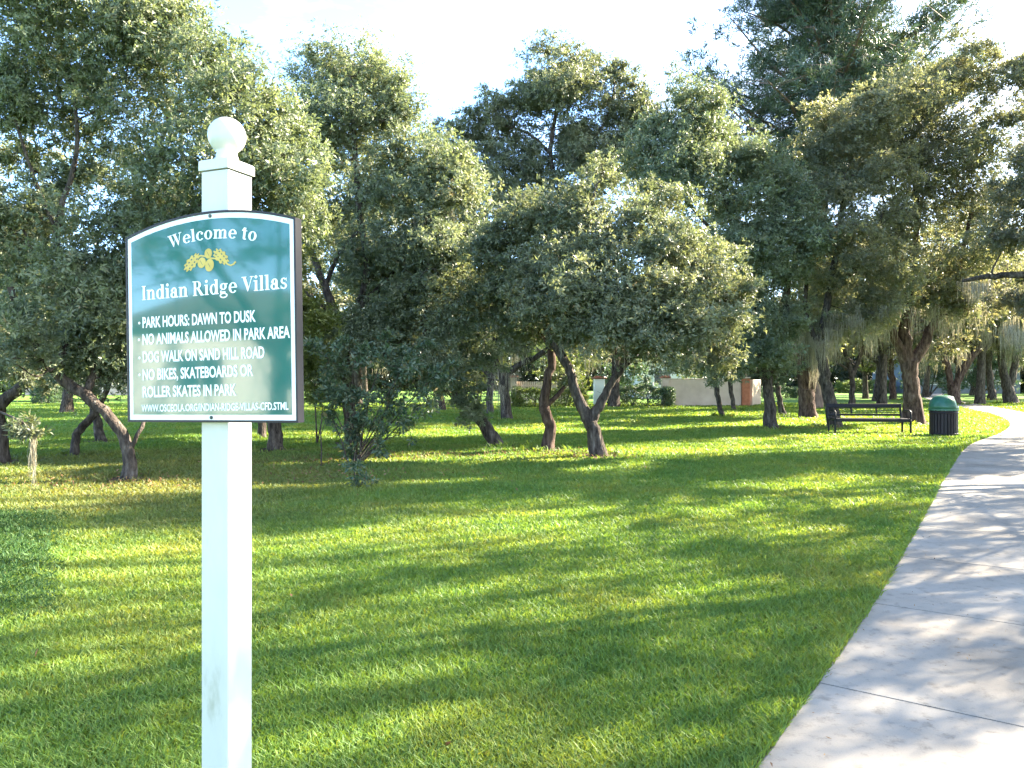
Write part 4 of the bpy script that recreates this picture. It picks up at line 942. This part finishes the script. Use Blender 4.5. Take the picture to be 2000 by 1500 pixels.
def sign():
    root = empty('welcome_sign', PC, 'white post with ball finial carrying a green welcome board in the foreground', 'sign', None, -PHI)
    # local frame: x = board right, -y = towards the viewer
    m = MB(); m.box((0, 0, 1.04), (PW, PW, 2.12), None, .0022); m.build('post', M_WHITE, root)
    m = MB()
    def slab(hw, z0, z1, hw2=None):
        hw2 = hw if hw2 is None else hw2
        m.add([(-hw, -hw, z0), (hw, -hw, z0), (hw, hw, z0), (-hw, hw, z0), (-hw2, -hw2, z1), (hw2, -hw2, z1), (hw2, hw2, z1), (-hw2, hw2, z1)], [(3, 2, 1, 0), (0, 1, 5, 4), (1, 2, 6, 5), (2, 3, 7, 6), (3, 0, 4, 7), (4, 5, 6, 7)])
    slab(.0545, 2.102, 2.128); slab(.0545, 2.128, 2.133, .050); slab(.046, 2.133, 2.139, .034)
    cap = m.build('cap', M_WHITE, root)
    m = MB(); r = .0535; zc = 2.212
    prof = [(.034, 2.137), (.031, 2.150), (.0285, 2.160)] + [(r * math.sin(t), zc - r * math.cos(t)) for t in np.linspace(.58, math.pi - .001, 26)]
    m.lathe(prof, 48); m.build('ball_finial', M_WHITE, cap)
    B = empty('board', (0, -(PW / 2 + .003 + BT), 1.653), None, None); B.parent = root
    B.rotation_euler = (0, -ROLL, 0)
    v0, v1, sag = -.273, .276, .047
    def outline(inset, n=28):
        a = BW / 2 - inset
        pts = [(-a, v0 + inset), (a, v0 + inset)]
        R = ((BW / 2) ** 2 + sag ** 2) / (2 * sag)
        for i in range(n + 1):
            u = a - 2 * a * i / n
            pts.append((u, v1 + sag - R + math.sqrt(R * R - u * u) - inset))
        return pts
    def prism(mb, pts, y0, y1):
        n = len(pts); vs = [(u, y0, v) for u, v in pts] + [(u, y1, v) for u, v in pts]
        mb.add(vs, [tuple(range(n)), tuple(range(2 * n - 1, n - 1, -1))] + [(i, n + i, n + (i + 1) % n, (i + 1) % n) for i in range(n)])
    o = B                        # board: frame is the rim, the panels sit in it
    m = MB(); P0, P1 = outline(0), outline(.0062); n = len(P0)
    vs = [(u, .0, v) for u, v in P0] + [(u, .0, v) for u, v in P1] + [(u, BT, v) for u, v in P0] + [(u, .006, v) for u, v in P1]
    fs = []
    for i in range(n):
        j = (i + 1) % n
        fs += [(i, j, n + j, n + i), (i, 2 * n + i, 2 * n + j, j), (n + i, n + j, 3 * n + j, 3 * n + i)]
    fs.append(tuple(range(3 * n - 1, 2 * n - 1, -1)))
    m.add(vs, fs); m.build('frame', M_BLACKFRAME, o)
    m = MB(); prism(m, outline(.0064), .003, .012); m.build('border_panel', M_PANEL, o)
    m = MB(); prism(m, outline(.0215), .0018, .0028); m.build('face_panel', M_GREEN, o)
    YT = .0010
    # --- serif capitals and lower case, bold with thick and thin strokes
    class G:
        def __init__(s): s.p = []
        def poly(s, *pts): s.p.append(list(pts)); return s
        def rect(s, x0, y0, x1, y1): return s.poly((x0, y0), (x1, y0), (x1, y1), (x0, y1))
        def arc(s, cx, cy, ox, oy, ix, iy, a0=0, a1=360, n=26):
            for k in range(n):
                t0 = math.radians(a0 + (a1 - a0) * k / n); t1 = math.radians(a0 + (a1 - a0) * (k + 1) / n)
                s.poly((cx + ox * math.cos(t0), cy + oy * math.sin(t0)), (cx + ox * math.cos(t1), cy + oy * math.sin(t1)), (cx + ix * math.cos(t1), cy + iy * math.sin(t1)), (cx + ix * math.cos(t0), cy + iy * math.sin(t0)))
            return s
    xh, sw = .70, .185
    def stem(g, x, top, foot=True, head='left'):
        g.rect(x, 0, x + sw, top)
        if foot: g.rect(x - .075, 0, x + sw + .075, .055)
        if head == 'left': g.poly((x - .085, top - .05), (x, top - .075), (x, top), (x - .085, top))
        return g
    def glyph(c):
        g = G()
        if c == 'I': stem(g, .115, 1, head=None); g.rect(.03, .945, .385, 1); return g, .41
        if c == 'l': return stem(g, .10, 1.0), .385
        if c == 'i': stem(g, .10, xh); g.arc(.19, .93, .105, .105, 0, 0, n=16); return g, .385
        if c == 'n': stem(g, .10, xh); g.arc(.43, xh - .215, .235, .225, .06, .145, 0, 150); stem(g, .48, xh - .2, head=None); return g, .77
        if c == 'm':
            stem(g, .10, xh)
            for x in (0, .385): g.arc(.43 + x, xh - .215, .235, .225, .06, .145, 0, 150); stem(g, .48 + x, xh - .2, head=None)
            return g, 1.155
        if c == 'o': return g.arc(.36, xh / 2, .32, xh / 2 + .015, .135, xh / 2 - .045), .72
        if c == 'c': g.arc(.36, xh / 2, .32, xh / 2 + .015, .14, xh / 2 - .05, 62, 318); g.arc(.52, xh - .17, .10, .10, 0, 0, n=14); return g, .64
        if c == 'e': g.arc(.36, xh / 2, .32, xh / 2 + .015, .14, xh / 2 - .05, 0, 322); g.rect(.18, xh / 2 - .01, .66, xh / 2 + .06); return g, .68
        if c == 'd': g.arc(.33, xh / 2, .29, xh / 2 + .015, .12, xh / 2 - .05); stem(g, .47, 1, foot=False); g.rect(.5, 0, .73, .055); return g, .76
        if c == 'a':
            g.rect(.36, .04, .36 + sw, xh - .2); g.arc(.325, xh - .20, .22, .215, .055, .15, 0, 168); g.arc(.17, xh - .20, .095, .095, 0, 0, n=14)
            g.arc(.27, .20, .235, .215, .085, .13); g.poly((.40, 0), (.66, 0), (.66, .06), (.545, .13), (.40, .13)); return g, .67
        if c == 's':
            g.arc(.285, xh - .185, .215, .20, .075, .125, 25, 268); g.arc(.285, .185, .23, .20, .085, .125, 205, 448)
            g.poly((.10, .46), (.20, .32), (.47, .24), (.38, .39)); g.rect(.455, xh - .22, .495, xh); g.rect(.07, 0, .11, .23); return g, .56
        if c == 't': g.rect(.14, .11, .14 + sw, .90); g.rect(.02, xh - .06, .43, xh); g.arc(.295, .13, .155, .145, .0, .06, 180, 330); g.poly((.02, xh - .03), (.14, xh - .05), (.2, .93), (.14, .90)); return g, .46
        if c == 'g':
            g.arc(.31, xh - .22, .26, .235, .095, .175); g.arc(.32, -.12, .30, .185, .20, .10); g.rect(.10, .02, .46, .15); g.arc(.16, .12, .10, .13, .03, .05, 90, 280)
            g.rect(.44, xh - .09, .64, xh - .01); return g, .66
        if c == 'R':
            stem(g, .13, 1, head=None); g.rect(.03, .945, .4, 1); g.arc(.40, .745, .30, .255, .10, .20, -90, 90); g.rect(.30, .945, .41, 1); g.rect(.30, .49, .42, .545)
            g.poly((.36, .50), (.56, .51), (.86, .05), (.66, .0)); g.rect(.64, 0, .93, .055); return g, .92
        if c == 'V': g.poly((.08, .97), (.30, .97), (.53, .28), (.44, -.01)); g.poly((.44, -.01), (.54, .20), (.80, .97), (.73, .97)); g.rect(.0, .945, .37, 1); g.rect(.62, .945, .90, 1); return g, .86
        if c == 'W':
            for x in (0, .40): g.poly((.08 + x, .97), (.29 + x, .97), (.49 + x, .28), (.41 + x, -.01)); g.poly((.41 + x, -.01), (.50 + x, .22), (.70 + x, .97 if x else .8), (.64 + x, .97 if x else .75))
            g.rect(0, .945, .36, 1); g.rect(.42, .945, .76, 1); g.rect(.94, .945, 1.2, 1); return g, 1.18
        return g, .30
    cnt = [0]
    def put(mb, polys, f):
        for p in polys:
            cnt[0] = (cnt[0] + 1) % 24
            q = [f(*t) for t in p]
            a = sum(q[i][0] * q[(i + 1) % len(q)][1] - q[(i + 1) % len(q)][0] * q[i][1] for i in range(len(q)))
            if a < 0: q = q[::-1]
            mb.add([(u, YT - .000012 * cnt[0], v) for u, v in q], [tuple(range(len(q)))])
    def serif(text, track=0.0):
        res = []; x = 0
        for ch in text:
            g_, w_ = glyph(ch); res.append((g_.p, x, w_)); x += w_ + track
        return res, x
    lm = MB()
    a, b = buv(276, 586.5), buv(562, 563)
    cap_h = (buv(276, 586.5) - buv(276, 559)).length
    lay, tot = serif('Indian Ridge Villas', .02); d = b - a; k = d.length / tot; up = Vector((-d.y, d.x)).normalized() * cap_h; dx = d.normalized() * k
    for polys, x, w_ in lay: put(lm, polys, lambda px, py: tuple(a + dx * (x + px) + up * py))
    # arched first line
    A, Bm, C = buv(330, 486), buv(412, 466.5), buv(501, 471.5)
    lay, tot = serif('Welcome to', .02); hh = (buv(412, 466) - buv(412, 441)).length
    def arcpt(t): return A * (1 - t) * (1 - 2 * t) + Bm * 4 * t * (1 - t) + C * t * (2 * t - 1)
    for polys, x, w_ in lay:
        t = (x + w_ / 2) / tot; o_ = arcpt(t); tg = (arcpt(t + .01) - arcpt(t - .01)).normalized(); nn = Vector((-tg.y, tg.x)) * hh
        kk = (C - A).length * 1.01 / tot
        put(lm, polys, lambda px, py: tuple(o_ + tg * (px - w_ / 2) * kk + nn * py))
    # condensed sans lines
    def sans(text, p, q, capy, bold=.026):
        cu = bpy.data.curves.new('t', 'FONT'); cu.body = text; cu.size = 1; cu.resolution_u = 3; cu.offset = bold; cu.space_character = 1.0
        ob = bpy.data.objects.new('t', cu); COL.objects.link(ob)
        dg = bpy.context.evaluated_depsgraph_get(); dg.update(); me = bpy.data.meshes.new_from_object(ob.evaluated_get(dg))
        vv = np.array([v.co[:2] for v in me.vertices]); fcs = [list(f.vertices) for f in me.polygons]
        bpy.data.objects.remove(ob); bpy.data.curves.remove(cu); bpy.data.meshes.remove(me)
        x0, x1 = vv[:, 0].min(), vv[:, 0].max()
        caph = .70
        a, b = buv(*p), buv(*q); d = b - a; k = d.length / (x1 - x0); h = (buv(*p) - buv(p[0], p[1] - capy)).length / caph * 1.07
        dx = d.normalized() * k; up = Vector((-d.y, d.x)).normalized() * h
        pts = [a + dx * (x - x0) + up * y for x, y in vv]
        lm.add([(t.x, YT - .0001, t.y) for t in pts], fcs)
    def dot(x, y):
        c = buv(x, y); lm.add([(c.x + .0040 * math.cos(t), YT - .0001, c.y + .0040 * math.sin(t)) for t in np.linspace(0, 6.283, 15)[:-1]], [tuple(range(14))])
    sans('PARK HOURS: DAWN TO DUSK', (278, 640), (499, 627.5), 19); dot(271.5, 631)
    sans('NO ANIMALS ALLOWED IN PARK AREA', (278, 673), (566, 659), 19); dot(271, 663.5)
    sans('DOG WALK ON SAND HILL ROAD', (278.5, 707.5), (516, 698.5), 19); dot(272, 699)
    sans('NO BIKES, SKATEBOARDS OR', (278.5, 742), (494, 733.5), 19); dot(272, 732)
    sans('ROLLER SKATES IN PARK', (278.5, 775.5), (461, 771.5), 19)
    sans('WWW.OSCEOLA.ORG/INDIAN-RIDGE-VILLAS-CFD.STML', (276, 804), (563, 800), 12.5, .018)
    # flip check: faces must look towards -y
    lm.build('lettering', M_LETTER, o)
    # --- emblem: two lobed oak leaves, three acorns and a twig
    em = MB(); dk = MB()
    Z = lambda x, y: buv(240 + x / 5.263, 400 + y / 5.263)          # positions measured on the enlarged photograph
    def fan(mb, pts, y): mb.add([(p.x, y, p.y) for p in pts], [tuple(range(len(pts)))])
    def leaf_shape(c, ang, a, b, lobes, yy):
        pts = []
        for i in range(96):
            t = 2 * math.pi * i / 96; r = 1 + .13 * math.cos(lobes * t)
            x, y = a * r * math.cos(t), b * r * math.sin(t) * (1 - .12 * math.cos(t)); pts.append(Z(c[0] + x * math.cos(ang) - y * math.sin(ang), c[1] + x * math.sin(ang) + y * math.cos(ang)))
        fan(em, pts[::-1], yy)
        for s_ in (-1, 1):
            for k in range(4):
                x = a * (-.6 + k * .38); y = s_ * b * .42
                q = [(x - 10, y - 6), (x + 8, y - 7), (x + 11, y + 5), (x - 6, y + 7)]
                fan(dk, [Z(c[0] + px * math.cos(ang) - py * math.sin(ang), c[1] + px * math.sin(ang) + py * math.cos(ang)) for px, py in q][::-1], yy - .00012)
    leaf_shape((708, 590), math.radians(-52), 105, 48, 11, .00095)
    leaf_shape((1008, 535), math.radians(48), 92, 56, 11, .00090)
    for (cx, cy, a, b, ang, yy) in ((875, 500, 52, 38, -80, .00085), (808, 595, 56, 40, -75, .00080), (888, 620, 66, 44, -80, .00075)):
        an = math.radians(ang); pts = [Z(cx + a * math.cos(t) * math.cos(an) - b * math.sin(t) * math.sin(an), cy + a * math.cos(t) * math.sin(an) + b * math.sin(t) * math.cos(an)) for t in np.linspace(0, 6.283, 33)[:-1]]
        fan(em, pts[::-1], yy)
        fan(dk, [Z(cx + 14 * math.cos(t) - 4, cy + 5 * math.sin(t) + 26 * math.cos(t)) for t in np.linspace(0, 6.283, 17)[:-1]][::-1], yy - .00012)
    def ribbon(pts, wd, yy):
        L_ = [Vector(p) for p in pts]; up_ = []; dn = []
        for i, p in enumerate(L_):
            t = (L_[min(i + 1, len(L_) - 1)] - L_[max(0, i - 1)]).normalized(); n_ = Vector((-t.y, t.x)) * wd
            up_.append(p + n_); dn.append(p - n_)
        for i in range(len(L_) - 1): fan(em, [Z(*up_[i]), Z(*up_[i + 1]), Z(*dn[i + 1]), Z(*dn[i])][::-1], yy)
    ribbon([(750, 540), (800, 522), (850, 530), (900, 548), (950, 552), (990, 540)], 8, .00070)
    ribbon([(1040, 580), (1075, 610), (1105, 622), (1135, 610), (1158, 582)], 8, .00068)
    e_ = em.build('emblem', M_GOLD, o); dk.build('emblem_veins', M_DKGREEN, o)
    for (x, y) in ((409, 421.5), (411.5, 815.5)):
        c = buv(x, y); m = MB(); M = Matrix.Translation((c.x, .0032, c.y)) @ Matrix.Rotation(math.pi / 2, 4, 'X')
        m.lathe([(.0052, .0), (.0052, .0026), (.0035, .0038), (.0001, .0040)], 14, M); m.build('screw', M_SCREW, o)
sign()

# ------------------------------------------------------------------ background trees and the trees beside and behind the viewer (copies of a few)
def copy_tree(src, loc, rz, scl, label, group):
    r = src.copy(); COL.objects.link(r); r.location = loc; r.rotation_euler = (0, 0, rz); r.scale = (scl, scl, scl)
    tag(r, label, 'tree', group)
    for ch in src.children:
        c = ch.copy(); COL.objects.link(c); c.parent = r
    return r
def proto(name, label, loc, seed, mat, H, R, leaf, lai, group, moss=None, trunk=.25, nc=4, cr_=(.20, .32), sprd=.22):
    """a free-standing oak in metres: short bole, spreading limbs, clumped crown"""
    rng = np.random.default_rng(seed)
    root = empty(name, loc, label, 'tree', group)
    tm = MB(); CL = []
    fork = H * .26
    b0 = Vector((rng.normal() * .15, rng.normal() * .15, fork))
    wobble_tube(tm, [(Vector((0, 0, -.05)), trunk), (Vector((b0.x * .3, b0.y * .3, fork * .3)), trunk * .9), (b0 * .7, trunk * .82), (b0, trunk * .8)], rng, 10, .08, True)
    nL = 7
    for i in range(nL):
        az = i * 2.4 + rng.random(); out_ = R * (.35 + .5 * rng.random()); top = H * rng.uniform(.55, .92)
        e = Vector((math.cos(az) * out_, math.sin(az) * out_, top)); md = b0.lerp(e, .5) + Vector((math.cos(az), math.sin(az), -.3)) * R * .12
        sp = spline([(b0 - Vector((0, 0, .15)), trunk * .5), (b0.lerp(md, .5), trunk * .40), (md, trunk * .3), (e, trunk * .1)], 4); wobble_tube(tm, sp, rng, 7, .08)
        for k in range(nc):
            c = md.lerp(e, .1 + 1.0 * k / nc) + Vector(rng.normal(size=3)) * R * sprd; c.z = min(max(c.z, H * .30), H * .95)
            rr2 = R * rng.uniform(*cr_); CL.append((tuple(c), (rr2, rr2, rr2 * .68)))
            q = md.lerp(e, .2 + .25 * k); tm.tube([q, q.lerp(c, .5) + Vector(rng.normal(size=3)) * .1, c], [trunk * .12, trunk * .09, .01], 5)
    area = sum(math.pi * r[0] * r[2] for c, r in CL); W_ = leaf * .36
    PT, AX, subs = crown_points(rng, CL, int(area * lai / (.5 * leaf * W_) / 7), .45)
    for (c, r), (c2, sub) in zip(CL, subs):
        for q in sub[:7]: tm.tube([c, q], [.02, .006], 3)
    tm.build('trunk', M_BARK, root)
    V, Fc = leaves(rng, PT, AX, leaf, W_, 7)
    mesh_np('crown', V, Fc, mat, root, np.clip(np.repeat(rng.random(len(PT)), 7) * .5 + rng.random(len(Fc)) * .5, 0, 1))
    if moss:
        an = [tuple(Vector(c) + Vector((rng.normal() * r[0] * .5, rng.normal() * r[0] * .5, -r[2] * .6))) for c, r in CL for _ in range(3)]
        V, Fc, rn = moss_mesh(rng, an, moss, .5, 1.6, .012, .16); mesh_np('moss', V, Fc, M_MOSS, root, rn)['kind'] = 'stuff'
    return root
GB = 'background trees beyond the lawn'
pA = proto('background_tree', 'sunlit yellow green tree far behind the centre trunks', (-3.5, 56, 0), 91, M_BRIGHT, 9.5, 5.2, .20, 1.7, GB)
pB = proto('background_tree', 'grey green mossy oak far behind the wall and the white house', (15, 76, 0), 92, M_OAK, 11.5, 6.2, .24, 1.7, GB, moss=900)
pC = proto('background_tree', 'brownish mossy oak far behind the big three limbed oak', (36, 66, 0), 93, M_OAKW, 11, 6.0, .22, 1.7, GB, moss=1200)
bgs = [(pB, -3.5, 37, .3, 1.0, 'grey green oak standing behind the gap between the tall forked oak and the centre group'), (pC, 5.5, 41, 1.3, 1.05, 'brownish oak close behind the tall open crowned oak'), (pB, 12, 46, 2.3, 1.05, 'grey green oak just before the pale wall'),
       (pC, 26, 54, .4, .95, 'brownish oak behind the sunlit hedge right of the mossy trunks'), (pC, 40, 55, 2.4, 1.0, 'brownish oak in front of the blue grey house'), (pC, 47, 60, 5.4, 1.05, 'mossy brownish oak right of the blue grey house'), (pB, 34, 58, 1.1, .95, 'grey green oak far behind the bench'),
       (pC, -13, 36, 3.3, .95, 'brownish oak on the far lawn behind the sign'), (pB, -9, 44, 4.3, 1.1, 'grey green oak on the far lawn right of the sign'), (pC, 20, 41, 5.3, 1.05, 'brownish oak close behind the mossy trunks'), (pB, 29, 47, .9, 1.1, 'grey green oak behind the bench tree'), (pC, -20, 34, 1.9, .9, 'brownish oak on the far lawn behind the arching oak'),
       (pB, -12, 62, 1.0, .9, 'dull green oak far behind the tall forked oak, right of the sign'), (pA, 4, 60, 2.0, 1.0, 'sunny green tree far behind the knotty oak'), (pC, -22, 60, 3.0, 1.0, 'brownish oak far off directly behind the sign'),
       (pA, -31, 52, 4.0, .95, 'sunny tree far off behind the arching oak'), (pB, -40, 58, 5.0, 1.1, 'grey green oak far off behind the left edge oak'), (pC, -50, 70, .6, 1.2, 'tall brownish oak far off at the left edge of the view'),
       (pC, 22, 72, 1.5, 1.0, 'brownish oak far behind the pale wall end'), (pA, 28, 60, 2.2, .85, 'sunny rounded tree far behind the sunlit hedge'), (pB, 45, 74, 2.9, 1.1, 'grey green oak far off above the blue grey house'),
       (pC, 55, 80, 3.3, 1.2, 'mossy brown oak far behind the oak with V limbs'), (pA, 56, 64, 4.4, 1.0, 'sunny tree far across the path at the right edge'), (pB, 66, 90, .2, 1.4, 'tall oak farthest off at the right edge'),
       (pB, 8, 88, .9, 1.2, 'tall oak standing behind the white house'), (pC, -8, 84, 2.6, 1.25, 'brownish tall oak in the farthest row behind the centre'), (pB, -28, 88, 1.9, 1.35, 'tall grey green oak in the farthest row behind the sign'), (pA, -18, 48, 5.1, .75, 'small sunny tree on the far lawn behind the sign post')]
for s_, x, y, rz, sc2, lab in bgs: copy_tree(s_, (x, y, 0), rz, sc2, lab, GB)
def far_wood():
    rng = np.random.default_rng(99); n = 15000
    n = 42000; az = rng.uniform(-.95, .95, n); d = rng.uniform(104, 125, n); h = 8.5 + 3 * np.sin(az * 17) + 2 * np.sin(az * 41 + 1)
    z = h * rng.random(n) ** .85 * rng.uniform(.75, 1.1, n) ; X = np.sin(az) * d; Y = np.cos(az) * d
    ax = rng.normal(size=(n, 3)) + np.array([0, -.6, .4]); ax /= np.linalg.norm(ax, axis=1, keepdims=True)
    V, Fc = leaves(rng, np.stack([X, Y, z], 1), ax, .75, .30, 6)
    tag(mesh_np('far_wood', V, Fc, M_FAR, None, rng.random(len(Fc))), 'far mass of woodland closing off the park behind all the trees', 'woodland', kind='stuff')
far_wood()
GS = 'shade trees beside the viewer'
pS = proto('shade_tree', 'oak standing right of the path, outside the view, shading the lawn', (11.6, 8.0, 0), 95, M_OAK, 10.0, 4.6, .11, .78, GS, nc=18, cr_=(.06, .125), sprd=.26)
pS.rotation_euler.z = 2.4
pT = proto('shade_tree', 'oak across the path, second from the viewer', (15.8, 12.4, 0), 96, M_OAKW, 11.5, 5.0, .12, .76, GS, nc=18, cr_=(.06, .125), sprd=.26)
for p_, x, y, rz, sc2, lab in [(pT, 10.8, 2.6, 2.5, .85, 'oak across the path nearest the viewer'), (pS, 19.5, 6.5, 3.7, 1.15, 'oak set back from the path on the right'), (pT, 22, 16.5, 4.4, 1.15, 'oak across the path, third from the viewer'), (pT, 25, 22, .5, 1.1, 'oak across the path beyond the bin on the right'), (pS, 26, 12, 1.2, 1.2, 'oak farthest back from the path on the right'),
                      (pS, -14, -5, 2.1, .8, 'oak behind the viewer on the left'), (pT, -19, -11, 4.0, .9, 'bigger oak farther behind the viewer on the left'), (pS, -21, 0, 5.0, .8, 'oak standing to the left outside the view')]:
    copy_tree(p_, (x, y, 0), rz, sc2, lab, GS)
house('pale house across the street behind the viewer on the left', -34, -16, 14, 10, 3.6, 2.4, M_HOUSE, [(-3.5, 1.8, 1.8, 1.5), (0, 1.8, 1.8, 1.5), (3.8, 1.8, 1.8, 1.5)], 0, math.radians(115))
rd = MB(); rd.add([(-24, -60, .004), (-17.5, -60, .004), (-10.5, -6.0, .004), (-16.5, -5, .004)], [(0, 1, 2, 3)]); tag(rd.build('road', M_ASPHALT), kind='structure')
